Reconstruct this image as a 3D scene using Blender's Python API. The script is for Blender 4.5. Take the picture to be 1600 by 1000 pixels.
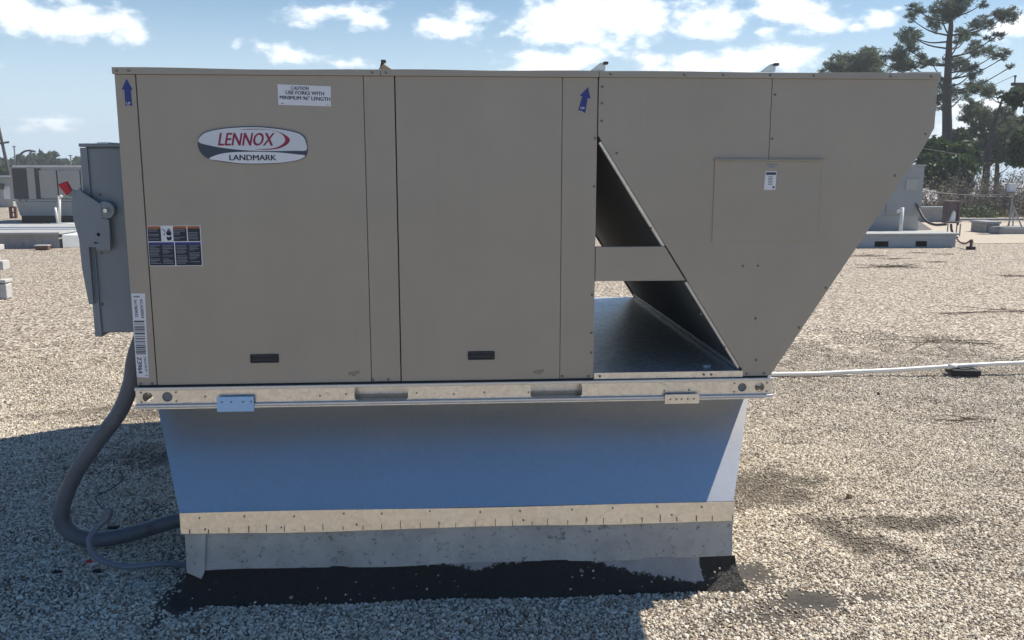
import bpy, bmesh, math, random
import numpy as np
from mathutils import Vector, Matrix

random.seed(7)
rng = np.random.default_rng(7)
scene = bpy.context.scene
for o in list(bpy.data.objects):
    bpy.data.objects.remove(o)
COL = scene.collection

# ------------------------------------------------------------------ camera
F_PX, PITCH, YAW = 1376.6, math.radians(9.768), math.radians(3.82)
CAM = np.array([1.2242, -3.3833, 1.6882])
FW = np.array([math.sin(YAW) * math.cos(PITCH), math.cos(YAW) * math.cos(PITCH), -math.sin(PITCH)])
RT = np.array([math.cos(YAW), -math.sin(YAW), 0.0])
UP = np.cross(RT, FW)
cam_data = bpy.data.cameras.new('camera')
cam_data.sensor_width = 36.0
cam_data.lens = F_PX / 1600.0 * 36.0
cam_data.clip_end = 5000.0
cam = bpy.data.objects.new('camera', cam_data)
COL.objects.link(cam)
M = Matrix.Identity(4)
for i in range(3):
    M[i][0], M[i][1], M[i][2], M[i][3] = RT[i], UP[i], -FW[i], CAM[i]
cam.matrix_world = M
scene.camera = cam


def at(px, py, y):
    """point on the plane Y = y seen at a place in the photograph (used to survey the site)"""
    d = FW + RT * (px - 800) / F_PX + UP * (500 - py) / F_PX
    return CAM + d * (y - CAM[1]) / d[1]


# ------------------------------------------------------------------ light
SUN_DIR = Vector((0.66, 0.30, 1.0)).normalized()
SUN_EL = math.asin(SUN_DIR.z)
SUN_AZ = math.atan2(SUN_DIR.x, SUN_DIR.y)
sun_data = bpy.data.lights.new('sun', 'SUN')
sun_data.energy = 5.0
sun_data.angle = math.radians(0.53)
sun_data.color = (1.0, 0.93, 0.80)
sun = bpy.data.objects.new('sun', sun_data)
sun.rotation_euler = SUN_DIR.to_track_quat('Z', 'Y').to_euler()
sun.location = (6, 4, 12)
COL.objects.link(sun)

scene.view_settings.view_transform = 'Standard'
scene.view_settings.look = 'None'
scene.view_settings.exposure = 0.38
scene.view_settings.gamma = 1.0
scene.view_settings.use_curve_mapping = False
scene.render.engine = 'CYCLES'
scene.cycles.max_bounces = 6
scene.cycles.diffuse_bounces = 3
scene.cycles.glossy_bounces = 3
scene.cycles.transmission_bounces = 2
scene.cycles.volume_bounces = 0
scene.cycles.adaptive_threshold = 0.02

world = bpy.data.worlds.new('World')
scene.world = world
world.use_nodes = True
SKY_STRENGTH = 0.082

# clouds seen in the photograph: (x, y, half width, half height, weight)
CLOUDS = [(60, 25, 95, 26, 1.0), (130, 42, 70, 20, .9), (20, 8, 60, 18, .8), (480, 20, 42, 15, .8), (570, 24, 42, 16, .75),
          (366, 72, 13, 8, .7), (450, 83, 44, 14, .85), (735, 25, 32, 12, .8), (700, 45, 55, 15, .85), (785, 52, 28, 9, .7),
          (930, 30, 125, 34, 1.25), (900, 48, 95, 24, 1.1), (985, 12, 60, 22, 1.1), (1105, 33, 66, 26, 1.15), (1220, 18, 70, 20, 1.15),
          (1285, 35, 40, 14, 1.0), (1197, 48, 22, 10, .8), (1255, 50, 20, 8, .7), (1335, 42, 12, 8, .6), (1368, 30, 22, 10, .55),
          (1150, 98, 130, 20, 1.15), (880, 92, 75, 16, 1.0), (840, 105, 60, 12, .9), (1005, 90, 10, 5, .6), (1590, 35, 34, 20, 1.1),
          (1520, 185, 60, 26, .9), (550, 100, 35, 8, .6), (0, 105, 14, 8, .6), (70, 188, 60, 8, .5), (15, 200, 30, 8, .5),
          (1590, 215, 60, 30, .8), (1405, 12, 8, 4, .5)]


def build_world():
    nt = world.node_tree
    N, Lk = nt.nodes, nt.links
    N.clear()

    def nd(t, **kw):
        n = N.new(t)
        for k, v in kw.items():
            setattr(n, k, v)
        return n

    def mth(op, a, b=None, c=None, clamp=False):
        n = nd('ShaderNodeMath', operation=op)
        n.use_clamp = clamp
        for i, v in enumerate((a, b, c)):
            if v is None:
                continue
            if isinstance(v, (int, float)):
                n.inputs[i].default_value = v
            else:
                Lk.new(v, n.inputs[i])
        return n.outputs[0]

    tc = nd('ShaderNodeTexCoord')
    sep = nd('ShaderNodeSeparateXYZ')
    Lk.new(tc.outputs['Generated'], sep.inputs[0])
    X, Y, Z = sep.outputs
    az = mth('ARCTAN2', X, Y)
    el = mth('ARCSINE', Z)
    flat = nd('ShaderNodeCombineXYZ')
    Lk.new(az, flat.inputs[0])
    Lk.new(el, flat.inputs[1])
    comb = nd('ShaderNodeCombineXYZ')
    Lk.new(az, comb.inputs[0])
    Lk.new(mth('MULTIPLY', el, 1.7), comb.inputs[1])
    n1 = nd('ShaderNodeTexNoise')
    n1.inputs['Scale'].default_value = 26.0
    n1.inputs['Detail'].default_value = 7.0
    n1.inputs['Roughness'].default_value = 0.56
    Lk.new(comb.outputs[0], n1.inputs['Vector'])
    n2 = nd('ShaderNodeTexNoise')
    n2.inputs['Scale'].default_value = 5.0
    n2.inputs['Detail'].default_value = 6.0
    n2.inputs['Roughness'].default_value = 0.6
    Lk.new(comb.outputs[0], n2.inputs['Vector'])
    wob = mth('MULTIPLY', mth('SUBTRACT', n1.outputs['Fac'], 0.5), 3.2)
    dens = None
    for (px, py, rw, rh, wgt) in CLOUDS:
        d = FW + RT * (px - 800) / F_PX + UP * (500 - py) / F_PX
        d = d / np.linalg.norm(d)
        a0, e0 = math.atan2(d[0], d[1]), math.asin(d[2])
        kx, ky = F_PX / (rw * 1.15), F_PX / (rh * 1.15)
        vm = nd('ShaderNodeVectorMath', operation='MULTIPLY_ADD')
        Lk.new(flat.outputs[0], vm.inputs[0])
        vm.inputs[1].default_value = (kx, ky, 0)
        vm.inputs[2].default_value = (-a0 * kx, -e0 * ky, 0)
        ln = nd('ShaderNodeVectorMath', operation='LENGTH')
        Lk.new(vm.outputs[0], ln.inputs[0])
        b = mth('MULTIPLY_ADD', ln.outputs['Value'], -wgt, 1.15 * wgt)
        dens = b if dens is None else mth('MAXIMUM', dens, b)
    dens = mth('ADD', dens, wob)
    # the sky beyond the picture goes on with the same scattered fair-weather clouds
    rest = mth('MULTIPLY', mth('SUBTRACT', n2.outputs['Fac'], 0.67), 7.0)
    rest = mth('ADD', rest, mth('MULTIPLY', wob, 0.35))
    front = mth('MULTIPLY', mth('COMPARE', az, YAW, 0.62), mth('LESS_THAN', el, 0.22))
    rest = mth('SUBTRACT', rest, mth('MULTIPLY', front, 50.0))
    rest = mth('SUBTRACT', rest, mth('MULTIPLY', mth('LESS_THAN', el, 0.02), 50.0))
    dens = mth('MAXIMUM', dens, rest)
    cover = nd('ShaderNodeMapRange', interpolation_type='SMOOTHSTEP')
    cover.inputs['From Min'].default_value = 0.0
    cover.inputs['From Max'].default_value = 1.0
    Lk.new(dens, cover.inputs['Value'])
    shade = nd('ShaderNodeMapRange', interpolation_type='SMOOTHSTEP')
    shade.inputs['From Min'].default_value = 0.7
    shade.inputs['From Max'].default_value = 1.9
    Lk.new(dens, shade.inputs['Value'])
    sky = nd('ShaderNodeTexSky', sky_type='NISHITA')
    sky.sun_disc = False
    sky.sun_elevation = SUN_EL
    sky.sun_rotation = SUN_AZ
    sky.altitude = 0.0
    sky.air_density = 1.0
    sky.dust_density = 0.4
    sky.ozone_density = 1.6
    cl = nd('ShaderNodeMix', data_type='RGBA')
    cl.inputs[6].default_value = (14.5, 14.8, 15.0, 1)
    cl.inputs[7].default_value = (9.4, 9.9, 10.8, 1)
    Lk.new(shade.outputs[0], cl.inputs[0])
    mix = nd('ShaderNodeMix', data_type='RGBA')
    Lk.new(mth('MULTIPLY', cover.outputs[0], 0.9), mix.inputs[0])
    hs = nd('ShaderNodeHueSaturation')
    hs.inputs['Saturation'].default_value = 1.38
    Lk.new(sky.outputs[0], hs.inputs['Color'])
    hz = nd('ShaderNodeMapRange', interpolation_type='SMOOTHSTEP')
    hz.inputs['From Min'].default_value = 0.26
    hz.inputs['From Max'].default_value = -0.03
    hz.inputs['To Max'].default_value = 0.92
    Lk.new(el, hz.inputs['Value'])
    hm = nd('ShaderNodeMix', data_type='RGBA')
    hm.inputs[7].default_value = (7.3, 9.3, 11.2, 1)
    Lk.new(hz.outputs[0], hm.inputs[0])
    Lk.new(hs.outputs[0], hm.inputs[6])
    Lk.new(hm.outputs[2], mix.inputs[6])
    Lk.new(cl.outputs[2], mix.inputs[7])
    bg = nd('ShaderNodeBackground')
    bg.inputs['Strength'].default_value = SKY_STRENGTH
    Lk.new(mix.outputs[2], bg.inputs['Color'])
    out = nd('ShaderNodeOutputWorld')
    Lk.new(bg.outputs[0], out.inputs['Surface'])


build_world()


# ------------------------------------------------------------------ materials
def new_mat(name):
    m = bpy.data.materials.new(name)
    m.use_nodes = True
    nt = m.node_tree
    return m, nt, nt.nodes['Principled BSDF']


def tex_coord(nt, scale=1.0, kind='Object'):
    tc = nt.nodes.new('ShaderNodeTexCoord')
    mp = nt.nodes.new('ShaderNodeMapping')
    if isinstance(scale, (int, float)):
        scale = (scale,) * 3
    mp.inputs['Scale'].default_value = scale
    if kind == 'World':
        ge = nt.nodes.new('ShaderNodeNewGeometry')
        nt.links.new(ge.outputs['Position'], mp.inputs[0])
    else:
        nt.links.new(tc.outputs[kind], mp.inputs[0])
    return mp.outputs[0]


def noise(nt, vec, scale, detail=4, rough=.55):
    n = nt.nodes.new('ShaderNodeTexNoise')
    n.inputs['Scale'].default_value = scale
    n.inputs['Detail'].default_value = detail
    n.inputs['Roughness'].default_value = rough
    nt.links.new(vec, n.inputs['Vector'])
    return n


def ramp(nt, fac, stops):
    r = nt.nodes.new('ShaderNodeValToRGB')
    els = r.color_ramp.elements
    while len(els) < len(stops):
        els.new(.5)
    for e, (p, c) in zip(els, stops):
        e.position = p
        e.color = (*c, 1) if len(c) == 3 else c
    nt.links.new(fac, r.inputs[0])
    return r.outputs[0]


def mixc(nt, fac, a, b, mode='MIX'):
    m = nt.nodes.new('ShaderNodeMix')
    m.data_type = 'RGBA'
    m.blend_type = mode
    for idx, v in ((0, fac), (6, a), (7, b)):
        if isinstance(v, (int, float)):
            m.inputs[idx].default_value = v
        elif isinstance(v, tuple):
            m.inputs[idx].default_value = (*v, 1)
        else:
            nt.links.new(v, m.inputs[idx])
    return m.outputs[2]


def bump(nt, height, strength, dist, bsdf):
    b = nt.nodes.new('ShaderNodeBump')
    b.inputs['Strength'].default_value = strength
    b.inputs['Distance'].default_value = dist
    nt.links.new(height, b.inputs['Height'])
    nt.links.new(b.outputs[0], bsdf.inputs['Normal'])


def rrange(nt, fac, lo, hi):
    m = nt.nodes.new('ShaderNodeMapRange')
    m.inputs['To Min'].default_value = lo
    m.inputs['To Max'].default_value = hi
    nt.links.new(fac, m.inputs['Value'])
    return m.outputs[0]


def paint(name, col, rough=.45, var=.06, metal=0.0, scale=3.0, bumpd=0.0, coord='World', dirt=None, spec=.5, streak=False):
    m, nt, b = new_mat(name)
    v = tex_coord(nt, 1.0, coord)
    n = noise(nt, v, scale, 6, .6)
    lo = tuple(max(0, c * (1 - var)) for c in col)
    hi = tuple(min(1, c * (1 + var)) for c in col)
    c = ramp(nt, n.outputs['Fac'], [(.3, lo), (.7, hi)])
    if dirt:
        n3 = noise(nt, v, dirt[1], 8, .7)
        f = ramp(nt, n3.outputs['Fac'], [(dirt[2], (0, 0, 0)), (dirt[2] + .12, (1, 1, 1))])
        c = mixc(nt, f, c, dirt[0])
    if streak:   # thin dust runs and a few scuffs
        ns = noise(nt, tex_coord(nt, (22, 22, .9), coord), 1.0, 7, .65)
        c = mixc(nt, ramp(nt, ns.outputs['Fac'], [(.5, (0, 0, 0)), (.8, (.16, .16, .16))]), c, tuple(x * .72 for x in col))
        nd_ = noise(nt, v, 55, 6, .75)
        c = mixc(nt, ramp(nt, nd_.outputs['Fac'], [(.66, (0, 0, 0)), (.74, (.16, .16, .16))]), c, tuple(min(1, x * 1.35) for x in col))
    nt.links.new(c, b.inputs['Base Color'])
    nt.links.new(rrange(nt, n.outputs['Fac'], max(.05, rough - .07), min(1, rough + .07)), b.inputs['Roughness'])
    b.inputs['Metallic'].default_value = metal
    b.inputs['Specular IOR Level'].default_value = spec
    if bumpd:
        n2 = noise(nt, v, 1.7, 2, .4)
        bump(nt, n2.outputs['Fac'], 1.0, bumpd, b)
    return m


def galvanised(name, col, rough=.32, metal=.9, spangle=.08, scuff=None, bumpd=0.0):
    m, nt, b = new_mat(name)
    v = tex_coord(nt, 1.0, 'World')
    vo = nt.nodes.new('ShaderNodeTexVoronoi')
    vo.inputs['Scale'].default_value = 70.0
    nt.links.new(v, vo.inputs['Vector'])
    n = noise(nt, v, 4.0, 6, .6)
    sp = nt.nodes.new('ShaderNodeSeparateColor')
    nt.links.new(vo.outputs['Color'], sp.inputs[0])
    c1 = ramp(nt, sp.outputs[0], [(0, tuple(x * (1 - spangle) for x in col)), (1, tuple(min(1, x * (1 + spangle)) for x in col))])
    c = mixc(nt, rrange(nt, n.outputs['Fac'], 0, .35), c1, tuple(x * .8 for x in col))
    if scuff:
        n3 = noise(nt, tex_coord(nt, (9, 9, 30), 'World'), 2.0, 9, .75)
        f = ramp(nt, n3.outputs['Fac'], [(.60, (0, 0, 0)), (.66, (1, 1, 1))])
        c = mixc(nt, mixc(nt, .6, (0, 0, 0), f), c, scuff)
    nt.links.new(c, b.inputs['Base Color'])
    b.inputs['Metallic'].default_value = metal
    nt.links.new(rrange(nt, n.outputs['Fac'], rough - .06, rough + .1), b.inputs['Roughness'])
    if bumpd:
        n2 = noise(nt, v, 2.2, 3, .5)
        bump(nt, n2.outputs['Fac'], 1.0, bumpd, b)
    return m


MT = {}
MT['tan'] = paint('tan_painted_steel', (.372, .328, .272), .34, .05, bumpd=.008, streak=True)
MT['tan_edge'] = paint('tan_painted_trim', (.365, .33, .285), .38, .05)
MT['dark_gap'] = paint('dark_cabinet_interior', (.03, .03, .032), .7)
MT['grey_box'] = paint('blue_grey_enamel', (.21, .245, .28), .42, .05, bumpd=.001)
MT['galv_skirt'] = galvanised('galvanised_skirt', (.35, .355, .37), .38, .95, .10, scuff=(.26, .27, .29), bumpd=.02)
nt = MT['galv_skirt'].node_tree
bs = nt.nodes['Principled BSDF']
gl = nt.nodes.new('ShaderNodeBsdfGlossy')
gl.inputs['Color'].default_value = (.88, .88, .89, 1)
gl.inputs['Roughness'].default_value = .47
ms_ = nt.nodes.new('ShaderNodeMixShader')
ms_.inputs[0].default_value = .5
nt.links.new(bs.outputs[0], ms_.inputs[1])
nt.links.new(gl.outputs[0], ms_.inputs[2])
nt.links.new(ms_.outputs[0], nt.nodes['Material Output'].inputs[0])
MT['galv_rail'] = galvanised('galvanised_rail', (.74, .72, .68), .30, .9, .1, scuff=(.24, .23, .22))
MT['galv_strip'] = galvanised('galvanised_strip', (.76, .74, .69), .30, .92, .08, scuff=(.48, .46, .41), bumpd=.003)
MT['galv_pan'] = galvanised('galvanised_pan', (.70, .73, .75), .40, .62, .25, bumpd=.002)
MT['plug'] = paint('grey_plug', (.16, .18, .20), .5)
MT['black'] = paint('black_plastic', (.012, .012, .016), .45)
MT['screw_paint'] = paint('painted_screw', (.15, .14, .125), .5)
MT['lug_tan'] = paint('dull_brass', (.42, .33, .19), .5, .1)
MT['rivet'] = paint('dull_rivet', (.26, .26, .26), .45, .1, metal=.5)
MT['dark_steel'] = paint('dark_screw', (.09, .085, .08), .5, metal=.4)
MT['white_label'] = paint('white_label', (.72, .74, .80), .35, .02)
MT['ink'] = paint('dark_ink', (.012, .016, .035), .5)
MT['logo_red'] = paint('maroon_ink', (.27, .012, .055), .4)
MT['logo_navy'] = paint('navy_ink', (.035, .05, .085), .35)
MT['silver'] = paint('silver_badge', (.62, .66, .72), .3, .03)
MT['orange'] = paint('orange_ink', (.42, .13, .03), .45)
MT['blue_ink'] = paint('blue_ink', (.02, .035, .22), .4)
MT['grey_ink'] = paint('grey_text', (.22, .24, .30), .5)
MT['blue_film'] = paint('blue_film', (.34, .56, .84), .3, .06)
MT['red_tag'] = paint('red_handle', (.48, .02, .03), .45, .1)
MT['conduit'] = paint('grey_conduit', (.115, .125, .145), .5, .15, scale=12, dirt=((.05, .035, .03), 3.0, .58))
MT['small_conduit'] = paint('small_conduit', (.15, .17, .21), .45, .1)
MT['pvc'] = paint('white_pvc', (.78, .77, .74), .4, .05, dirt=((.45, .42, .36), 6.0, .62))
MT['rubber'] = paint('black_rubber', (.018, .018, .02), .8, .3)
MT['timber'] = paint('brown_timber', (.16, .09, .06), .8, .25, scale=8)
MT['brick_red'] = paint('red_brown', (.16, .07, .05), .8, .3, scale=20)
MT['white_blocks'] = paint('white_coated_block', (.50, .49, .47), .8, .08, scale=6, dirt=((.4, .39, .36), 9, .58))
MT['far_grey'] = paint('far_grey_paint', (.30, .32, .33), .55, .06)
MT['far_tan'] = paint('far_tan_paint', (.36, .36, .34), .55, .06)
MT['far_dark'] = paint('far_coil', (.075, .07, .075), .7, .2, scale=20)
MT['cover'] = paint('pale_cover', (.40, .405, .40), .8, .06, dirt=((.27, .265, .25), 2, .55), spec=.2)
MT['far_white'] = paint('far_white', (.66, .68, .68), .5, .05)
MT['far_blue'] = paint('far_pale_blue', (.33, .365, .395), .5, .06, dirt=((.3, .31, .31), 3, .6))
MT['concrete'] = paint('weathered_concrete', (.30, .29, .29), .9, .12, scale=5, dirt=((.15, .14, .14), 4, .58))
MT['rust'] = paint('rusty_steel', (.13, .10, .10), .75, .2, scale=8)
MT['light_membrane'] = paint('light_membrane', (.45, .39, .315), .9, .07, scale=2, dirt=((.40, .36, .31), 2.2, .6))
MT['bark'] = paint('pine_bark', (.085, .065, .055), .95, .35, scale=9)
MT['brush'] = paint('dry_brush', (.27, .215, .175), .95, .35, scale=3)
MT['twig'] = paint('dry_twig', (.16, .115, .085), .95, .3, scale=6)
MT['wood_pole'] = paint('pole_wood', (.09, .08, .075), .9, .2, scale=6)
MT['steel_far'] = paint('lamp_steel', (.28, .29, .30), .5)
MT['lamp_dark'] = paint('weathered_lamp', (.07, .075, .08), .6)
MT['wire'] = paint('cable', (.04, .04, .045), .6)
MT['field'] = paint('distant_grass', (.10, .11, .05), .95, .3, scale=.2)
MT['asphalt'] = paint('distant_lot', (.50, .48, .50), .9, .15, scale=.4)


def foliage(name, a, b_, trans=.25):
    m, nt, b = new_mat(name)
    oi = nt.nodes.new('ShaderNodeNewGeometry')
    c = ramp(nt, oi.outputs['Random Per Island'], [(0, a), (1, b_)])
    n = noise(nt, tex_coord(nt, 1, 'World'), .7, 3)
    c = mixc(nt, rrange(nt, n.outputs['Fac'], .0, .5), c, tuple(x * .62 for x in a))
    nt.links.new(c, b.inputs['Base Color'])
    b.inputs['Roughness'].default_value = .6
    tr = nt.nodes.new('ShaderNodeBsdfTranslucent')
    nt.links.new(c, tr.inputs[0])
    mx = nt.nodes.new('ShaderNodeMixShader')
    mx.inputs[0].default_value = trans
    nt.links.new(b.outputs[0], mx.inputs[1])
    nt.links.new(tr.outputs[0], mx.inputs[2])
    nt.links.new(mx.outputs[0], nt.nodes['Material Output'].inputs[0])
    return m


MT['pine'] = foliage('pine_needles', (.08, .11, .07), (.15, .18, .11), .4)
MT['pine_grey'] = foliage('pine_needles_grey', (.10, .13, .075), (.18, .21, .12), .4)
MT['leaf'] = foliage('broad_leaves', (.04, .085, .022), (.10, .15, .04), .35)
MT['leaf_dark'] = foliage('dark_leaves', (.05, .08, .035), (.11, .14, .06), .4)
MT['scrub'] = foliage('scrub_leaves', (.16, .15, .09), (.27, .22, .15), .4)

# gravel stones: colour from the instance, so that every stone differs
m, nt, b = new_mat('gravel_stone')
ac = nt.nodes.new('ShaderNodeAttribute')
ac.attribute_type = 'INSTANCER'
ac.attribute_name = 'stone_colour'
nn = noise(nt, tex_coord(nt, 1, 'World'), 260, 2)
c = mixc(nt, rrange(nt, nn.outputs['Fac'], 0, .35), ac.outputs['Color'], (.20, .175, .14))
nt.links.new(c, b.inputs['Base Color'])
b.inputs['Roughness'].default_value = .75
MT['stone'] = m

# roof sheet: tar with loose gravel, stones in the material where they get too small to build
m, nt, b = new_mat('gravel_roofing')
v = tex_coord(nt, 1, 'World')
vo = nt.nodes.new('ShaderNodeTexVoronoi')
vo.inputs['Scale'].default_value = 46
nt.links.new(v, vo.inputs['Vector'])
sp = nt.nodes.new('ShaderNodeSeparateColor')
nt.links.new(vo.outputs['Color'], sp.inputs[0])
stc = ramp(nt, sp.outputs[0], [(0, (.085, .066, .046)), (.25, (.25, .20, .147)), (.6, (.48, .405, .318)), (1, (.84, .76, .65))])
gap = ramp(nt, vo.outputs['Distance'], [(.45, (1, 1, 1)), (.75, (.25, .22, .2))])
far = mixc(nt, 1.0, stc, gap, 'MULTIPLY')
nbig = noise(nt, v, .9, 5, .6)
far = mixc(nt, rrange(nt, nbig.outputs['Fac'], -.2, .25), far, (.38, .315, .242))
nmid = noise(nt, tex_coord(nt, (1, 2.2, 1), 'World'), 1.6, 6, .7)
far = mixc(nt, ramp(nt, nmid.outputs['Fac'], [(.58, (0, 0, 0)), (.75, (.5, .5, .5))]), far, (.20, .155, .115))
tarc = ramp(nt, noise(nt, v, 30, 6, .7).outputs['Fac'], [(.35, (.010, .010, .012)), (.7, (.045, .04, .038))])
at_n = nt.nodes.new('ShaderNodeAttribute')
at_n.attribute_name = 'tar'
at_b = nt.nodes.new('ShaderNodeAttribute')
at_b.attribute_name = 'bed'
bedc = ramp(nt, noise(nt, v, 60, 4, .7).outputs['Fac'], [(.3, (.05, .042, .034)), (.7, (.17, .14, .11))])
far = mixc(nt, at_b.outputs['Fac'], far, bedc)
nt.links.new(mixc(nt, at_n.outputs['Fac'], far, tarc), b.inputs['Base Color'])
b.inputs['Roughness'].default_value = .85
bump(nt, vo.outputs['Distance'], -.7, .006, b)
MT['roof'] = m

# membrane on the curb, with black tar brushed on along the foot
m, nt, b = new_mat('curb_membrane')
v = tex_coord(nt, 1, 'World')
n = noise(nt, v, 7, 8, .65)
c = ramp(nt, n.outputs['Fac'], [(.3, (.30, .305, .30)), (.7, (.46, .465, .455))])
n2 = noise(nt, v, 38, 6, .7)
c = mixc(nt, ramp(nt, n2.outputs['Fac'], [(.57, (0, 0, 0)), (.68, (.8, .8, .8))]), c, (.06, .06, .065))
nt.links.new(c, b.inputs['Base Color'])
b.inputs['Roughness'].default_value = .7
bump(nt, n2.outputs['Fac'], .5, .002, b)
MT['membrane'] = m

m, nt, b = new_mat('tarred_apron')
v = tex_coord(nt, 1, 'World')
at_n = nt.nodes.new('ShaderNodeAttribute')
at_n.attribute_name = 'tar'
n = noise(nt, v, 48, 9, .74)
f = nt.nodes.new('ShaderNodeMath')
f.operation = 'MULTIPLY_ADD'
nt.links.new(n.outputs['Fac'], f.inputs[0])
f.inputs[1].default_value = 2.9
nt.links.new(at_n.outputs['Fac'], f.inputs[2])
f2 = nt.nodes.new('ShaderNodeMath')
f2.operation = 'SUBTRACT'
nt.links.new(f.outputs[0], f2.inputs[0])
f2.inputs[1].default_value = .95
msk = ramp(nt, f2.outputs[0], [(.48, (0, 0, 0)), (.56, (1, 1, 1))])
mem = ramp(nt, noise(nt, v, 9, 6).outputs['Fac'], [(.3, (.29, .30, .32)), (.7, (.42, .43, .45))])
tarc = ramp(nt, noise(nt, v, 60, 6, .7).outputs['Fac'], [(.3, (.004, .004, .005)), (.75, (.02, .019, .019))])
nt.links.new(mixc(nt, msk, mem, tarc), b.inputs['Base Color'])
b.inputs['Roughness'].default_value = .6
bump(nt, n.outputs['Fac'], 1.0, .016, b)
b.inputs['Roughness'].default_value = .34
MT['apron'] = m

# coil face: fine fins
m, nt, b = new_mat('coil_fins')
v = tex_coord(nt, 1, 'World')
wv = nt.nodes.new('ShaderNodeTexWave')
wv.inputs['Scale'].default_value = 13
wv.bands_direction = 'Y'
nt.links.new(v, wv.inputs['Vector'])
c = ramp(nt, wv.outputs['Fac'], [(.2, (.05, .062, .07)), (.9, (.22, .255, .275))])
nt.links.new(mixc(nt, rrange(nt, noise(nt, v, 5, 5).outputs['Fac'], 0, .6), c, (.09, .108, .12)), b.inputs['Base Color'])
b.inputs['Metallic'].default_value = .0
b.inputs['Roughness'].default_value = .65
b.inputs['Specular IOR Level'].default_value = .04
bump(nt, wv.outputs['Fac'], .5, .003, b)
MT['coil'] = m


# ------------------------------------------------------------------ building helpers
LOC = {}


class MB:
    def __init__(self):
        self.v, self.f = [], []

    def add(self, v, f):
        k = len(self.v)
        self.v += [tuple(map(float, p)) for p in v]
        self.f += [tuple(i + k for i in q) for q in f]
        return self

    def box(self, x0, x1, y0, y1, z0, z1):
        return self.add([(x0, y0, z0), (x1, y0, z0), (x1, y1, z0), (x0, y1, z0), (x0, y0, z1), (x1, y0, z1), (x1, y1, z1), (x0, y1, z1)],
                        [(0, 3, 2, 1), (4, 5, 6, 7), (0, 1, 5, 4), (1, 2, 6, 5), (2, 3, 7, 6), (3, 0, 4, 7)])

    def prism(self, poly, y0, y1):
        """polygon of (x, z), counter-clockwise seen from -y, between y0 and y1"""
        n = len(poly)
        v = [(x, y0, z) for x, z in poly] + [(x, y1, z) for x, z in poly]
        f = [tuple(range(n)), tuple(reversed(range(n, 2 * n)))]
        for i in range(n):
            j = (i + 1) % n
            f.append((i, i + n, j + n, j))
        return self.add(v, f)

    def hexa(self, a, b):
        """two quads, a (front) and b (back), corner by corner"""
        return self.add(list(a) + list(b), [(0, 1, 2, 3), (7, 6, 5, 4), (0, 4, 5, 1), (1, 5, 6, 2), (2, 6, 7, 3), (3, 7, 4, 0)])

    def tube(self, pts, r, seg=8, cap=True):
        pts = [Vector(p) for p in pts]
        rs = r if isinstance(r, (list, tuple)) else [r] * len(pts)
        k = len(self.v)
        t0 = (pts[1] - pts[0]).normalized()
        nrm = t0.orthogonal().normalized()
        for i, p in enumerate(pts):
            t = (pts[min(i + 1, len(pts) - 1)] - pts[max(i - 1, 0)]).normalized()
            nrm = (nrm - t * nrm.dot(t))
            nrm = nrm.normalized() if nrm.length > 1e-6 else t.orthogonal().normalized()
            bi = t.cross(nrm)
            for s in range(seg):
                a = 2 * math.pi * s / seg
                q = p + (nrm * math.cos(a) + bi * math.sin(a)) * rs[i]
                self.v.append(tuple(q))
        for i in range(len(pts) - 1):
            for s in range(seg):
                s2 = (s + 1) % seg
                self.f.append((k + i * seg + s, k + i * seg + s2, k + (i + 1) * seg + s2, k + (i + 1) * seg + s))
        if cap:
            self.f.append(tuple(k + s for s in reversed(range(seg))))
            self.f.append(tuple(k + (len(pts) - 1) * seg + s for s in range(seg)))
        return self

    def mesh(self, name, mat, origin, bevel=0.0, smooth=False, segs=2):
        me = bpy.data.meshes.new(name)
        o = Vector(origin)
        me.from_pydata([tuple(Vector(p) - o) for p in self.v], [], self.f)
        bm = bmesh.new()
        bm.from_mesh(me)
        bmesh.ops.recalc_face_normals(bm, faces=bm.faces)
        if bevel:
            ed = [e for e in bm.edges if len(e.link_faces) == 2 and e.calc_face_angle(0) > .5]
            bmesh.ops.bevel(bm, geom=ed, offset=bevel, segments=segs, profile=.5, affect='EDGES', clamp_overlap=True)
        bm.to_mesh(me)
        bm.free()
        if smooth:
            for p in me.polygons:
                p.use_smooth = True
        me.materials.append(MT[mat] if isinstance(mat, str) else mat)
        return me

    def build(self, name, mat, parent=None, bevel=0.0, smooth=False, segs=2):
        a = np.array(self.v)
        lo, hi = a.min(0), a.max(0)
        org = ((lo[0] + hi[0]) / 2, (lo[1] + hi[1]) / 2, lo[2])
        return link(name, self.mesh(name, mat, org, bevel, smooth, segs), org, parent)


def link(name, me, org, parent=None):
    o = bpy.data.objects.new(name, me)
    COL.objects.link(o)
    LOC[o] = Vector(org)
    if parent is not None:
        o.parent = parent
        o.location = Vector(org) - LOC[parent]
    else:
        o.location = org
    return o


def empty(name, loc, label, cat, group=None):
    o = bpy.data.objects.new(name, None)
    o.empty_display_size = .2
    COL.objects.link(o)
    o.location = loc
    LOC[o] = Vector(loc)
    return tag(o, label, cat, group)


def tag(o, label, cat, group=None):
    o['label'] = label
    o['category'] = cat
    if group:
        o['group'] = group
    return o


def B(x0, x1, y0, y1, z0, z1):
    return MB().box(x0, x1, y0, y1, z0, z1)


def rounded(x0, x1, z0, z1, r, n=5):
    pts = []
    for cx, cz, a0 in ((x1 - r, z0 + r, -90), (x1 - r, z1 - r, 0), (x0 + r, z1 - r, 90), (x0 + r, z0 + r, 180)):
        for i in range(n + 1):
            a = math.radians(a0 + 90 * i / n)
            pts.append((cx + r * math.cos(a), cz + r * math.sin(a)))
    return pts


def circle(cx, cz, r, n=24):
    return [(cx + r * math.cos(2 * math.pi * i / n), cz + r * math.sin(2 * math.pi * i / n)) for i in range(n)]


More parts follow.
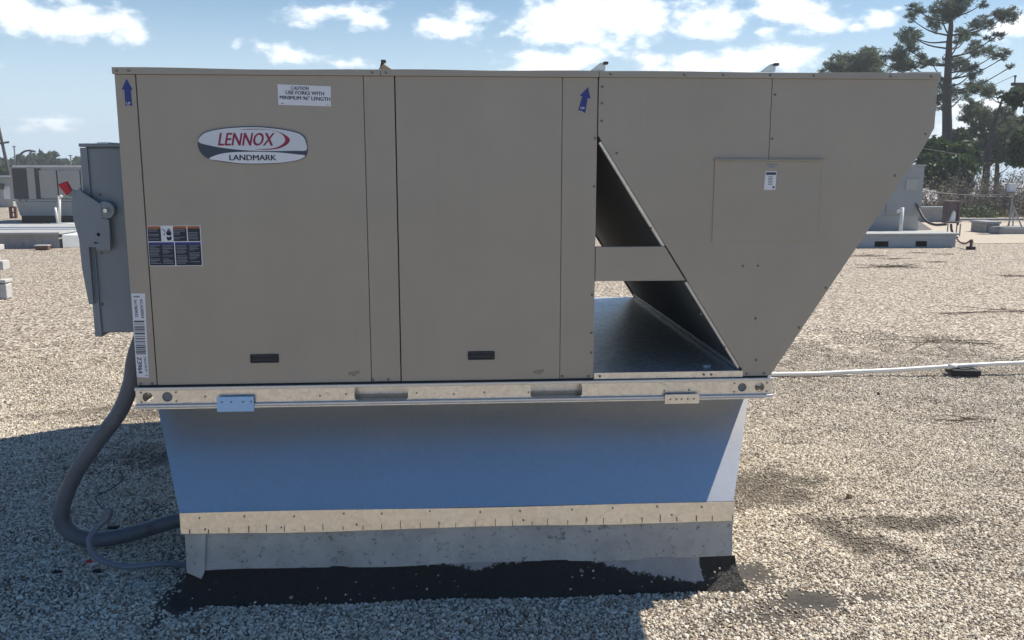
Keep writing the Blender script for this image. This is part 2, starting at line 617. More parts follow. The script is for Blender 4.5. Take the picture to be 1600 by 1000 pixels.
def plate(name, outer, holes, y0, y1, mat, parent=None):
    """flat plate in the xz plane with real holes through it"""
    cu = bpy.data.curves.new(name, 'CURVE')
    cu.dimensions = '2D'
    cu.fill_mode = 'BOTH'
    cu.extrude = abs(y1 - y0) / 2
    for loop in [outer] + holes:
        s = cu.splines.new('POLY')
        s.points.add(len(loop) - 1)
        for p, (x, z) in zip(s.points, loop):
            p.co = (x, z, 0, 1)
        s.use_cyclic_u = True
    tmp = bpy.data.objects.new('tmp', cu)
    COL.objects.link(tmp)
    me = bpy.data.meshes.new_from_object(tmp.evaluated_get(bpy.context.evaluated_depsgraph_get()))
    bpy.data.objects.remove(tmp)
    cx = sum(p[0] for p in outer) / len(outer)
    cz = min(p[1] for p in outer)
    ym = (y0 + y1) / 2
    for vv in me.vertices:
        x, z, d = vv.co
        vv.co = (x - cx, -d, z - cz)
    me.materials.clear()
    me.materials.append(MT[mat])
    me.name = name
    return link(name, me, (cx, ym, cz), parent)


def text_at(name, s, cx, cz, y, mat, parent, width=None, height=None, rot=0.0, shear=0.0, bold=.0, align='CENTER'):
    """lettering as thin raised print on the plane Y = y, centred at (cx, cz)"""
    cu = bpy.data.curves.new(name, 'FONT')
    cu.body = s
    cu.size = 1.0
    cu.align_x = align
    cu.shear = shear
    cu.resolution_u = 3
    tmp = bpy.data.objects.new('tmp', cu)
    COL.objects.link(tmp)
    me = bpy.data.meshes.new_from_object(tmp.evaluated_get(bpy.context.evaluated_depsgraph_get()))
    bpy.data.objects.remove(tmp)
    co = np.array([vv.co[:] for vv in me.vertices])
    fs = [tuple(p.vertices) for p in me.polygons]
    bpy.data.meshes.remove(me)
    nv = len(co)
    if bold:   # thicker strokes: the same letters laid over each other a hair apart
        co = np.concatenate([co + np.array((k * bold, k * bold * .3, 0)) for k in (-1, 0, 1)])
        fs = [tuple(i + k * nv for i in f_) for k in range(3) for f_ in fs]
    lo, hi = co.min(0), co.max(0)
    sx = width / (hi[0] - lo[0]) if width else height / (hi[1] - lo[1])
    sz = height / (hi[1] - lo[1]) if height else sx
    u = (co[:, 0] - (lo[0] + hi[0]) / 2) * sx
    w = (co[:, 1] - (lo[1] + hi[1]) / 2) * sz
    c, sn = math.cos(rot), math.sin(rot)
    me = bpy.data.meshes.new(name)
    me.from_pydata([(a * c - b_ * sn, -.00006 * (i // nv), a * sn + b_ * c) for i, (a, b_) in enumerate(zip(u, w))], [], fs)
    me.materials.clear()
    me.materials.append(MT[mat])
    me.name = name
    return link(name, me, (cx, y, cz), parent)


def vnoise(x, y, seed=0):
    xi, yi = np.floor(x).astype(int), np.floor(y).astype(int)
    xf, yf = x - xi, y - yi

    def h(a, b_):
        k = (a * 374761393 + b_ * 668265263 + seed * 974634777) & 0xffffffff
        k = ((k ^ (k >> 13)) * 1274126177) & 0xffffffff
        return ((k ^ (k >> 16)) & 0xffff) / 65535.0
    u, w = xf * xf * (3 - 2 * xf), yf * yf * (3 - 2 * yf)
    return (h(xi, yi) * (1 - u) + h(xi + 1, yi) * u) * (1 - w) + (h(xi, yi + 1) * (1 - u) + h(xi + 1, yi + 1) * u) * w


def fbm(x, y, seed=0, oct_=4):
    s, a, t = 0, .5, 0
    for i in range(oct_):
        s = s + a * vnoise(x * 2 ** i, y * 2 ** i, seed + i)
        t += a
        a *= .55
    return s / t


# ------------------------------------------------------------------ roof
def ell(x, y, cx, cy, rx, ry, ang=0.0):
    c, s = math.cos(ang), math.sin(ang)
    dx, dy = x - cx, y - cy
    return 1 - np.sqrt(((dx * c + dy * s) / rx) ** 2 + ((-dx * s + dy * c) / ry) ** 2)


def roof_height(x, y):
    near = np.clip(1.6 - np.maximum(np.abs(x - 1.5) - 3.5, np.maximum(y - 4.0, -y - 2)) * .4, 0, 1)
    h = (fbm(x * 1.6, y * 1.6, 3) - .5) * .045 + (fbm(x * 6, y * 6, 9) - .5) * .016
    for cx, cy, rx, ry, d in ((3.02, .36, .16, .30, -.035), (3.35, .47, .3, .12, -.02), (2.78, .55, .22, .15, .02), (3.2, .15, .25, .2, .02)):
        h = h + d * np.clip(ell(x, y, cx, cy, rx, ry), 0, 1)
    h = h * np.clip(1 - np.clip(ell(x, y, 1.25, 1.1, 1.75, 1.75) * 3, 0, 1), .15, 1)
    return h * near


def tar_mask(x, y):
    """where the stones were swept off and black tar shows"""
    w = (fbm(x * 7, y * 7, 21) - .5) * .9
    front = np.clip(np.minimum((y + .115 + (fbm(x * 5, y * 0, 5) - .5) * .08) / .03, np.minimum((x - .06) / .05, (2.42 - x) / .05)), 0, 1) * (y < 2.3)
    left = ell(x, y, .15, -.06, .13, .16) * 1.6 + w * .8
    left2 = ell(x, y, .10, -.25, .05, .18) * 1.2 + w
    r1 = ell(x, y, 2.62, -.22, .20, .10) * 1.3 + w * .8
    r2 = ell(x, y, 2.47, .02, .13, .14) * 1.3 + w * .8
    r3 = ell(x, y, 2.86, -.22, .16, .07) * 1.0 + w
    r4 = ell(x, y, 2.40, -.35, .3, .12) * .6 + w
    left, left2, r1, r2, r3, r4 = (np.clip(q * 1.15, 0, 1) * g for q, g in ((left, .7), (left2, .5), (r1, .8), (r2, .75), (r3, .75), (r4, .7)))
    t = np.maximum.reduce([front, left, left2, r1, r2, r3, r4])
    return np.clip(t, 0, 1)


def dirt_mask(x, y):
    w = (fbm(x * 9, y * 9, 41) - .5) * 2.2
    t = np.maximum.reduce([ell(x, y, 3.05, .36, .14, .36, .5), ell(x, y, 3.42, .50, .36, .10), ell(x, y, 2.85, 1.0, .5, .35) * .8,
                           ell(x, y, -.9, 2.75, .9, .35) * .8, ell(x, y, -.3, 1.9, .7, .4) * .6]) + w * .6
    return np.clip(t * 1.1, 0, .72)


def axis(lo, hi, step, far_lo, far_hi):
    a = list(np.arange(lo, hi + 1e-6, step))
    s, p = step, hi
    while p < far_hi:
        s *= 1.5
        p = min(far_hi, p + s)
        a.append(p)
    s, p = step, lo
    while p > far_lo:
        s *= 1.5
        p = max(far_lo, p - s)
        a.insert(0, p)
    return np.array(a)


def make_roof():
    xs = axis(-2.5, 5.5, .04, -45, 60)
    ys = axis(-1.0, 3.6, .04, -18, 27)
    gx, gy = np.meshgrid(xs, ys)
    gz = roof_height(gx, gy)
    n, k = len(xs), len(ys)
    v = np.stack([gx.ravel(), gy.ravel(), gz.ravel()], 1)
    idx = np.arange(n * k).reshape(k, n)
    f = np.stack([idx[:-1, :-1], idx[:-1, 1:], idx[1:, 1:], idx[1:, :-1]], -1).reshape(-1, 4)
    me = bpy.data.meshes.new('roof')
    me.from_pydata(v.tolist(), [], f.tolist())
    a = me.attributes.new('tar', 'FLOAT', 'POINT')
    a.data.foreach_set('value', tar_mask(v[:, 0], v[:, 1]).astype(np.float32))
    bed = np.clip((4.6 - v[:, 1]) / 2.6, 0, 1) * np.clip((v[:, 0] + 2.9) / .3, 0, 1) * np.clip((6.4 - v[:, 0]) / .3, 0, 1) * np.clip((v[:, 1] + 1.0) / .1, 0, 1)
    a = me.attributes.new('bed', 'FLOAT', 'POINT')
    a.data.foreach_set('value', bed.astype(np.float32))
    for p in me.polygons:
        p.use_smooth = True
    me.materials.append(MT['roof'])
    o = link('roof', me, (0, 0, 0))
    o['kind'] = 'structure'
    # the part of the roof further off to the left, and the building's outer walls down to the ground
    o2 = B(-45, 6, 27, 62, -.02, 0).build('roof', 'roof')
    o2['kind'] = 'structure'
    g = B(-420, 420, -320, 480, -5.4, -5.2).build('ground', 'field')
    g['kind'] = 'structure'


make_roof()


def make_gravel():
    sp = .0090
    X0, X1, Y0, Y1 = -2.9, 6.4, -.95, 7.0
    gx, gy = np.meshgrid(np.arange(X0, X1, sp), np.arange(Y0, Y1, sp))
    x = (gx + (rng.random(gx.shape) - .5) * sp * 1.1).ravel()
    y = (gy + (rng.random(gy.shape) - .5) * sp * 1.1).ravel()
    # only what stands in reach of this camera or one a step aside
    d = np.stack([x, y, np.zeros_like(x)], 1) - CAM
    zc = d @ FW
    u = (d @ RT) / zc * F_PX
    vv = -(d @ UP) / zc * F_PX
    keep = (np.abs(u) < 1000) & (vv < 640)
    keep &= ~((x > .15) & (x < 2.36) & (y > -.09) & (y < 2.15))
    t = tar_mask(x, y)
    keep &= rng.random(len(x)) > np.clip(t * 1.5, 0, .975)
    keep &= rng.random(len(x)) > .75 * dirt_mask(x, y)
    keep &= rng.random(len(x)) > .55 * np.clip(fbm(x * 3.3, y * 3.3, 61) * 3 - 1.55, 0, 1)
    keep &= rng.random(len(x)) < np.clip(1.0 - (y - 2.2) / 4.0, .0, 1) ** 1.5
    x, y = x[keep], y[keep]
    z = roof_height(x, y) + .0015
    # stones stuck in the tar at the foot of the curb
    s_, t_ = rng.random(420), rng.random(420) ** 2.2 * .95
    k_ = rng.random(420) < np.clip(fbm(s_ * 14, t_ * 2, 17) * 2.2 - .75, .03, 1) * .55
    s_, t_ = s_[k_], t_[k_]
    n0 = len(x)
    x = np.concatenate([x, .165 + 2.19 * s_ + .05 * (1 - t_) ** 2 * (2 * s_ - 1)])
    y = np.concatenate([y, -.0665 - .012 * s_ - .055 * (1 - t_) ** 1.6 + .008 * np.sin(17 * s_) * (1 - t_)])
    z = np.concatenate([z, .134 * t_ + .002])
    n = len(x)
    size = (.0049 * np.exp(rng.normal(0, .27, n))).clip(.0026, .0105)
    size[n0:] *= rng.uniform(.45, .95, n - n0)
    big = rng.random(n) < .03
    size[big] *= 1.4
    pal = np.array([(.88, .81, .68), (.78, .69, .56), (.66, .55, .42), (.50, .405, .295), (.38, .30, .22), (.29, .24, .20), (.20, .15, .11), (.70, .63, .55)])
    pr = np.array([.25, .20, .14, .11, .10, .09, .06, .05])
    c = pal[rng.choice(len(pal), n, p=pr)] * rng.uniform(.80, 1.04, (n, 1)) * (.88 + .24 * fbm(x * 2.1, y * 2.1, 77))[:, None]
    dm = dirt_mask(x, y)[:, None]
    c = c * (1 - dm) + np.array([.13, .10, .07]) * dm
    me = bpy.data.meshes.new('gravel')
    me.vertices.add(n)
    me.vertices.foreach_set('co', np.stack([x, y, z], 1).astype(np.float32).ravel())
    def attr(name, typ, arr, key):
        a = me.attributes.new(name, typ, 'POINT')
        a.data.foreach_set(key, arr.astype(np.float32).ravel())
    attr('stone_colour', 'FLOAT_VECTOR', c.clip(0, .9), 'vector')
    attr('stone_scale', 'FLOAT_VECTOR', size[:, None] * np.stack([rng.uniform(.85, 1.35, n), rng.uniform(.8, 1.1, n), rng.uniform(.55, .9, n)], 1), 'vector')
    attr('stone_turn', 'FLOAT_VECTOR', np.stack([rng.normal(0, .45, n), rng.normal(0, .45, n), rng.uniform(0, 6.28, n)], 1), 'vector')
    o = link('gravel', me, (0, 0, 0))
    tag(o, 'loose pale pea gravel spread over the flat roof', 'gravel')
    o['kind'] = 'stuff'
    # one angular pebble
    bm = bmesh.new()
    bmesh.ops.create_icosphere(bm, subdivisions=1, radius=1)
    r2 = random.Random(3)
    for q in bm.verts:
        q.co *= r2.uniform(.82, 1.15)
    ng = bpy.data.node_groups.new('scatter_gravel', 'GeometryNodeTree')
    ng.interface.new_socket('Geometry', in_out='INPUT', socket_type='NodeSocketGeometry')
    ng.interface.new_socket('Geometry', in_out='OUTPUT', socket_type='NodeSocketGeometry')
    N, Lk = ng.nodes, ng.links
    gi, go = N.new('NodeGroupInput'), N.new('NodeGroupOutput')
    ico = N.new('GeometryNodeMeshIcoSphere')
    ico.inputs['Radius'].default_value = 1
    ico.inputs['Subdivisions'].default_value = 2
    sp_ = N.new('GeometryNodeSetPosition')
    nz = N.new('ShaderNodeTexNoise')
    nz.inputs['Scale'].default_value = 1.3
    vm = N.new('ShaderNodeVectorMath')
    vm.operation = 'MULTIPLY_ADD'
    vm.inputs[1].default_value = (1.1, 1.1, 1.1)
    vm.inputs[2].default_value = (-.55, -.55, -.55)
    Lk.new(nz.outputs['Color'], vm.inputs[0])
    Lk.new(vm.outputs[0], sp_.inputs['Offset'])
    Lk.new(ico.outputs['Mesh'], sp_.inputs['Geometry'])
    sm = N.new('GeometryNodeSetMaterial')
    sm.inputs['Material'].default_value = MT['stone']
    Lk.new(sp_.outputs[0], sm.inputs[0])
    iop = N.new('GeometryNodeInstanceOnPoints')
    m2p = N.new('GeometryNodeMeshToPoints')
    Lk.new(gi.outputs[0], m2p.inputs['Mesh'])
    Lk.new(m2p.outputs[0], iop.inputs['Points'])
    Lk.new(sm.outputs[0], iop.inputs['Instance'])
    for nm, sock in (('stone_scale', 'Scale'), ('stone_turn', 'Rotation')):
        na = N.new('GeometryNodeInputNamedAttribute')
        na.data_type = 'FLOAT_VECTOR'
        na.inputs['Name'].default_value = nm
        src = na.outputs[0]
        if sock == 'Rotation':
            er = N.new('FunctionNodeEulerToRotation')
            Lk.new(src, er.inputs[0])
            src = er.outputs[0]
        Lk.new(src, iop.inputs[sock])
    Lk.new(iop.outputs[0], go.inputs[0])
    md = o.modifiers.new('scatter', 'NODES')
    md.node_group = ng
    print('stones', n)


make_gravel()

# ------------------------------------------------------------------ the rooftop unit
RB, RTOP, TOP = .779, .860, 2.047       # rail bottom, rail top, cabinet top
unit = empty('rooftop_unit', (1.25, 1.05, RB), 'large tan rooftop air conditioner with overhanging right end standing on a metal curb', 'air conditioner')


def screw(parent, x, z, y=0.0, r=.0048):
    if 'screw' not in bpy.data.meshes:
        mb = MB().tube([(0, 0, 0), (0, -.003, 0), (0, -.0045, 0)], [1 * r, r, r * .55], 8)
        me = mb.mesh('screw', 'screw_paint', (0, 0, 0))
    return link('screw', bpy.data.meshes['screw'], (x, y, z), parent)


def rivet(parent, x, z, y, r=.004):
    if 'rivet' not in bpy.data.meshes:
        MB().tube([(0, 0, 0), (0, -.002, 0), (0, -.003, 0)], [r, r, r * .5], 8).mesh('rivet', 'rivet', (0, 0, 0))
    return link('rivet', bpy.data.meshes['rivet'], (x, y, z), parent)


# cabinet shell and the panels on its front
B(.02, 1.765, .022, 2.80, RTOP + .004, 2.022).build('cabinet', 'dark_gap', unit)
B(.008, .02, .024, 2.81, RTOP + .004, 2.022).build('side_panel', 'tan', unit)
B(1.765, 1.772, .024, 2.81, RTOP + .004, 2.022).build('side_panel', 'tan', unit)
B(.02, 1.765, 2.80, 2.812, RTOP + .004, 2.022).build('side_panel', 'tan', unit)
G_ = .0022
cols = [(.006, .0810), (.0810, .9000), (.9000, 1.0150), (1.0150, 1.6400), (1.6400, 1.7740)]
for i, (a, b_) in enumerate(cols):
    lo = a if i == 0 else a + (G_ if i in (1, 3) else .0008)
    hi = b_ if i == 4 else b_ - (G_ if i in (0, 2) else .0012)
    pan = B(lo, hi, .0 if i in (1, 3) else .002, .022, RTOP + .006, 2.024).build('front_panel' if i in (1, 3) else 'corner_post', 'tan', unit, .0015)
    pan['label'] = ['narrow tan corner post at the left edge', 'wide tan access panel with the oval badge', 'narrow tan post between the two panels',
                    'tan access panel right of the middle post', 'tan corner post beside the triangular opening'][i]
# top caps
for a, b_, sag in ((.002, .964, .003), (.9655, 1.776, .0), (1.7775, 3.10, 0)):
    d = 2.82 if b_ < 1.8 else 2.15
    mb = MB()
    n = 8
    pr = []
    for i in range(n + 1):
        t = i / n
        pr.append((a + (b_ - a) * t, TOP - sag * (1 - abs(2 * t - 1.4)) + .0015 * math.sin(9 * t)))
    mb.prism([(a, 2.0245), (b_, 2.0245)] + pr[::-1], -.010, d)
    mb.build('top_cap', 'tan_edge', unit, .0012)
B(2.98, 3.102, -.006, .35, TOP + .002, TOP + .006).build('cap_lap', 'far_white', unit)

# condenser end: side plate with the slit seam, cross bar and triangular opening
polyR = [(1.7775, 1.812), (2.379, .888), (2.379, RTOP + .006), (2.492, RTOP + .006), (3.052, 1.758), (3.094, 1.842), (3.094, 2.0238), (2.4435, 2.0238),
         (2.4435, 1.70), (2.4412, 1.70), (2.4412, 2.0238), (1.7775, 2.0238)]
plate('end_plate', polyR, [], -.001, .010, 'tan', unit)
body = [(1.80, 1.83), (2.385, .93), (2.395, RTOP + .001), (2.482, RTOP + .001), (3.040, 1.765), (3.084, 1.848), (3.084, 2.018), (1.80, 2.018)]
MB().prism(body, .0105, 2.13).build('condenser_housing', 'tan_edge', unit)
plate('end_plate', [(x, z) for x, z in polyR if not (2.44 < x < 2.445)], [], 2.131, 2.142, 'tan', unit)
MB().prism([(1.7755, 1.2545), (2.132, 1.2545), (2.046, 1.388), (1.7755, 1.388)], -.002, .028).build('cross_bar', 'tan', unit, .001)
# access panel with its hooded top edge
acc = B(2.2315, 2.6515, -.0055, -.0015, 1.405, 1.716).build('access_panel', 'tan', unit, .001)
B(2.2265, 2.6565, -.013, -.0016, 1.7165, 1.7225).build('panel_lip', 'tan', unit, .001)


# V coil: sloping coil slab seen through the opening
def slope_x(z):
    return 1.7775 + (1.812 - z) / (1.812 - .888) * (2.379 - 1.7775)


dx, dz = .838, .545     # outward (to the right, up) normal of the slope in xz
def slab(off0, off1, y0, y1, z0, z1):
    p = [(slope_x(z0) + dx * off0, z0 + dz * off0), (slope_x(z0) + dx * off1, z0 + dz * off1),
         (slope_x(z1) + dx * off1, z1 + dz * off1), (slope_x(z1) + dx * off0, z1 + dz * off0)]
    return MB().prism(p, y0, y1)


slab(-.004, .012, .034, 2.10, .90, 1.80).build('coil', 'coil', unit)
slab(-.012, .0, .012, .034, 1.392, 1.79).build('coil_flange', 'galv_rail', unit, .001)
slab(-.012, .0, .012, .034, .90, 1.25).build('coil_flange', 'galv_skirt', unit, .001)
slab(-.012, .014, 2.10, 2.145, .875, 1.80).build('coil_frame', 'black', unit)
slab(-.010, .0, .034, 2.10, .885, .905).build('coil_frame', 'galv_pan', unit)
# drip pan
pan = B(1.776, 2.39, .004, 2.14, RTOP + .006, RTOP + .016).build('drip_pan', 'galv_pan', unit)
B(1.776, 2.380, -.001, .0035, RTOP + .001, .888).build('pan_lip', 'galv_rail', unit, .001)
B(1.776, 2.10, 2.1405, 2.146, RTOP + .002, .892).build('pan_lip', 'galv_rail', unit)
p = at(1120, 560, .12)
MB().tube([(2.27, .13, RTOP + .0165), (2.27, .13, RTOP + .024)], .017, 16).build('drain_cap', 'far_white', unit)
# screws, from the photograph
for x, z in ((1.79, 1.99), (1.79, 1.93), (1.79, 1.865), (1.766, 1.80), (2.455, 1.965), (2.452, 1.80), (1.85, 1.745), (1.99, 1.46), (1.765, 1.62),
             (2.28, 1.705), (2.40, 1.706 + .0), (2.55, 1.705), (2.63, 1.60), (2.24, 1.60), (2.36, 1.31), (2.42, 1.31), (2.42, 1.10), (2.43, .93), (2.20, 1.12), (2.395, .875),
             (2.465, .875), (2.60, 1.06), (2.70, 1.22), (2.95, 1.66), (3.06, 1.82), (2.30, .985), (.020, .872), (.062, .872), (.905, .874), (.965, .874), (1.65, .876), (1.755, .874),
             (1.764, 1.2), (1.764, 1.05), (1.764, .97)):
    screw(unit, x, z, -.0005 if x > 1.776 else .0015)
for x in (.02, .062, .935, .985, 1.82, 2.1, 2.25, 2.43, 2.6, 2.9, 3.06):
    screw(unit, x, 2.036, -.0105, .0045)
for x in (1.80, 2.22, 2.25):
    screw(unit, x, .874, -.0012, .004)

# lifting lugs on the top edge
for x, lean in ((.965, -1), (1.79, 1), (2.442, 1)):
    lug = MB().prism([(x - .038 * (lean > 0) - .008, TOP + .002), (x + .010 + .03 * (lean < 0), TOP + .002), (x + .012, TOP + .020), (x - .006 * lean, TOP + .032), (x - .014 * lean, TOP + .026)][::1], .0, .012)
    lo = lug.build('lifting_lug', 'galv_rail' if lean > 0 else 'lug_tan', unit, .001)
    MB().box(x + .002, x + .020, -.014, .016, TOP + .024, TOP + .034).build('lug_hook', 'dark_steel', lo, .002)

# pull handles, a flat sheet coloured dark in place of a hollow
for x0, x1, z0, z1 in ((.439, .547, .948, .982), (1.277, 1.382, .948, .982)):
    h = plate('handle', rounded(x0, x1, z0, z1, .003), [rounded(x0 + .004, x1 - .004, z0 + .004, z1 - .004, .002)], -.004, .0, 'black', unit)
    MB().add([(x0 + .003, -.0006, z0 + .003), (x1 - .003, -.0006, z0 + .003), (x1 - .003, -.0006, z1 - .003), (x0 + .003, -.0006, z1 - .003)], [(0, 1, 2, 3)]).build('dark_fill', 'ink', h)
    B(x0 + .010, x1 - .010, -.0035, -.0008, z0 + .016, z0 + .020).build('grip', 'black', h)


def sheet(name, poly, y, mat, parent):
    return MB().add([(x, y, z) for x, z in poly], [tuple(range(len(poly)))]).build(name, mat, parent)


def rect(x0, x1, z0, z1):
    return [(x0, z0), (x1, z0), (x1, z1), (x0, z1)]


# oval badge
def spline_outline(pts, n=8):
    out = []
    k = len(pts)
    for i in range(k):
        p0, p1, p2, p3 = (np.array(pts[(i + j - 1) % k]) for j in range(4))
        for s in range(n):
            t = s / n
            out.append(tuple(.5 * ((2 * p1) + (-p0 + p2) * t + (2 * p0 - 5 * p1 + 4 * p2 - p3) * t * t + (-p0 + 3 * p1 - 3 * p2 + p3) * t ** 3)))
    return out


def bz(u, w):
    """badge drawing (0..1600 x 0..632 units) to the panel"""
    x0, x1, z0, z1 = .290, .6865, 1.7035, 1.8405
    return x0 + (u - 95) / (1510 - 95) * (x1 - x0), z1 - (w - 72) / (552 - 72) * (z1 - z0)


outl = [(98, 270), (130, 190), (220, 135), (420, 95), (650, 76), (800, 72), (950, 76), (1180, 100), (1380, 140), (1470, 190), (1505, 260), (1512, 370), (1490, 445), (1400, 500), (1200, 535), (1000, 549),
        (800, 552), (600, 546), (350, 515), (210, 480), (130, 410), (100, 340)]
badge = MB().prism([bz(*p) for p in spline_outline(outl, 4)][::-1], -.005, .0).build('badge', 'logo_navy', unit)
badge['label'] = 'oval silver and navy badge with maroon lettering'
inn = [(108, 272), (140, 196), (225, 145), (420, 105), (650, 86), (800, 82), (950, 86), (1180, 110), (1375, 150), (1460, 197), (1494, 262), (1500, 372), (1350, 380), (1100, 384), (900, 382), (700, 375), (450, 350), (250, 315)]
sheet('badge_field', [bz(*p) for p in spline_outline(inn, 4)][::-1], -.0056, 'silver', badge)
inn2 = [(230, 484), (330, 435), (460, 408), (650, 396), (900, 394), (1150, 404), (1350, 424), (1480, 442), (1395, 495), (1200, 528), (1000, 541), (800, 544), (600, 538), (370, 508)]
sheet('badge_field', [bz(*p) for p in spline_outline(inn2, 4)][::-1], -.0056, 'white_label', badge)
c0 = bz(725, 235)
text_at('lettering', 'LENNOX', c0[0], c0[1], -.0062, 'logo_red', badge, width=(1095 - 350) / 1415 * .3965, height=(318 - 152) / 480 * .137, shear=.28, bold=.03)
c0 = bz(798, 468)
text_at('lettering', 'LANDMARK', c0[0], c0[1], -.0062, 'ink', badge, width=(1105 - 492) / 1415 * .3965, height=(505 - 435) / 480 * .137, bold=.028)
sw = [(640, 112), (800, 103), (960, 106), (1090, 122), (1190, 155), (1262, 200), (1290, 240), (1270, 285), (1210, 325), (1120, 356), (980, 368), (820, 360), (1000, 356), (1110, 338), (1180, 305),
      (1222, 265), (1228, 225), (1200, 180), (1140, 142), (1050, 118), (900, 110), (760, 112)]
sheet('swoosh', [bz(*p) for p in spline_outline(sw, 3)][::-1], -.0062, 'logo_red', badge)

# caution label
lab = MB().prism([(.588, 1.919), (.779, 1.914), (.7805, 1.986), (.5875, 1.9925)], -.0009, .0).build('caution_label', 'white_label', unit)
r_ = math.atan2(-.006, .19)
text_at('lettering', 'CAUTION', .668, 1.9785, -.0014, 'ink', lab, width=.064, height=.0125, rot=r_, bold=.028)
text_at('lettering', 'USE FORKS WITH', .686, 1.9615, -.0014, 'ink', lab, width=.140, height=.0135, rot=r_, bold=.028)
text_at('lettering', 'MINIMUM 96" LENGTH', .6855, 1.9430, -.0014, 'ink', lab, width=.184, height=.0140, rot=r_, bold=.028)
sheet('lettering', rect(.598, .607, 1.923, 1.9255), -.0014, 'ink', lab)
sheet('lettering', rect(.762, .771, 1.918, 1.9192), -.0014, 'ink', lab)

# warning label
wx0, wx1, wz0, wz1 = .084, .2805, 1.3255, 1.4775
lab = B(wx0, wx1, -.0009, .0, wz0, wz1).build('warning_label', 'white_label', unit)


def wl(u, w):
    return wx0 + u * (wx1 - wx0), wz1 - w * (wz1 - wz0)


rr = random.Random(5)
panes = [(.01, .255, .015, .385, 'orange', 0), (.485, .735, .015, .385, 'orange', 0), (.755, .985, .015, .385, 'orange', 0), (.01, .485, .41, .985, 'blue_ink', 1), (.505, .985, .41, .985, 'blue_ink', 1)]
for u0, u1, w0, w1, head, two in panes:
    (xa, za), (xb, zb) = wl(u0, w1), wl(u1, w0)
    pn = sheet('label_field', rect(xa, xb, za, zb), -.0013, 'ink', lab)
    hh = (zb - za) * (.15 if not two else .10)
    sheet('label_heading', rect(xa, xb, zb - hh, zb), -.0016, head, lab)
    mb = MB()
    k = 7 if not two else 13
    for col in range(1 + two):
        ca, cb = xa + (xb - xa) * (col * .5 + .04), xa + (xb - xa) * ((col + 1) * .5 if two else .96) - .004
        for i in range(k):
            if rr.random() < .16:
                continue
            zz = zb - hh - (i + .9) / (k + 1.2) * (zb - za - hh)
            L_ = (cb - ca) * rr.choice((1, .95, .9, .55, .8))
            mb.add([(ca, -.0016, zz), (ca + L_, -.0016, zz), (ca + L_, -.0016, zz + .0022), (ca, -.0016, zz + .0022)], [(0, 1, 2, 3)])
    mb.build('label_text', 'grey_ink', lab)
# shock symbol: spark and hand
mb = MB()


def wpoly(pts):
    q = [wl(*p) for p in pts]
    mb.add([(x, -.0016, z) for x, z in q], [tuple(range(len(q)))])


wpoly([(.285, .07), (.34, .13), (.33, .2), (.30, .23), (.325, .195), (.325, .14), (.28, .085)])
wpoly([(.30, .20), (.335, .225), (.31, .245)])
wpoly([(.352, .20), (.362, .14), (.372, .14), (.375, .18), (.38, .09), (.390, .09), (.392, .17), (.398, .07), (.408, .07), (.409, .17), (.417, .085), (.428, .085), (.426, .18), (.437, .13), (.447, .13), (.45, .22), (.43, .25), (.37, .24)])
wpoly([(.355, .27), (.40, .285), (.44, .26), (.452, .29), (.44, .36), (.375, .37), (.36, .33)])
mb.build('shock_symbol', 'ink', lab)

# barcode label on the corner post
lab = MB().prism([(.0068, .899), (.0515, .895), (.0590, 1.2215), (.0092, 1.2225)], -.0009 + .002, .0021).build('barcode_label', 'white_label', unit)
YL = .0005
q_ = -math.pi / 2 + .02
text_at('lettering', 'KCA300S4', .0445, 1.163, YL, 'ink', lab, width=.072, height=.0115, rot=q_, bold=.022)
text_at('lettering', '5617B04552', .0225, 1.165, YL, 'ink', lab, width=.068, height=.0115, rot=q_, bold=.022)
sheet('lettering', rect(.016, .040, 1.207, 1.213), YL, 'grey_ink', lab)
mb = MB()
zz = 1.118
while zz > .990:
    w_ = rr.choice((.0016, .0022, .0034, .0052))
    dxx = (zz - .9) * .018
    mb.add([(.0105 + dxx * .3, YL, zz - w_), (.046 + dxx, YL, zz - w_), (.046 + dxx, YL, zz), (.0105 + dxx * .3, YL, zz)], [(0, 1, 2, 3)])
    zz -= w_ + rr.choice((.0016, .0022, .003, .0046))
mb.build('barcode', 'ink', lab)
text_at('lettering', 'Z3964', .0215, .945, YL, 'ink', lab, width=.066, height=.0165, rot=q_, bold=.028)
text_at('lettering', '2361LNUV - 3', .0435, .940, YL, 'ink', lab, width=.076, height=.0085, rot=q_, bold=.02)

# blue arrows
for nm, pts, yy in (('left', [(.049, 2.008), (.0285, 1.970), (.038, 1.970), (.038, 1.912), (.0495, 1.917), (.062, 1.911), (.060, 1.969), (.0675, 1.969)], .0012),
                    ('right', [(1.7365, 1.989), (1.7055, 1.957), (1.7155, 1.955), (1.7005, 1.904), (1.7140, 1.902), (1.7270, 1.893), (1.7355, 1.949), (1.7465, 1.946)], .0012)):
    ar = MB().prism(pts, yy - .0006, yy + .0008).build('arrow_sticker', 'blue_ink', unit)
    ar['label'] = 'blue upright arrow sticker' if nm == 'left' else 'blue tilted arrow sticker'
    cx = .049 if nm == 'left' else 1.717
    cz = 1.922 if nm == 'left' else 1.912
    text_at('lettering', 'UP', cx, cz, yy - .0012, 'silver', ar, width=.016, height=.009, rot=0 if nm == 'left' else -.2, bold=.028)

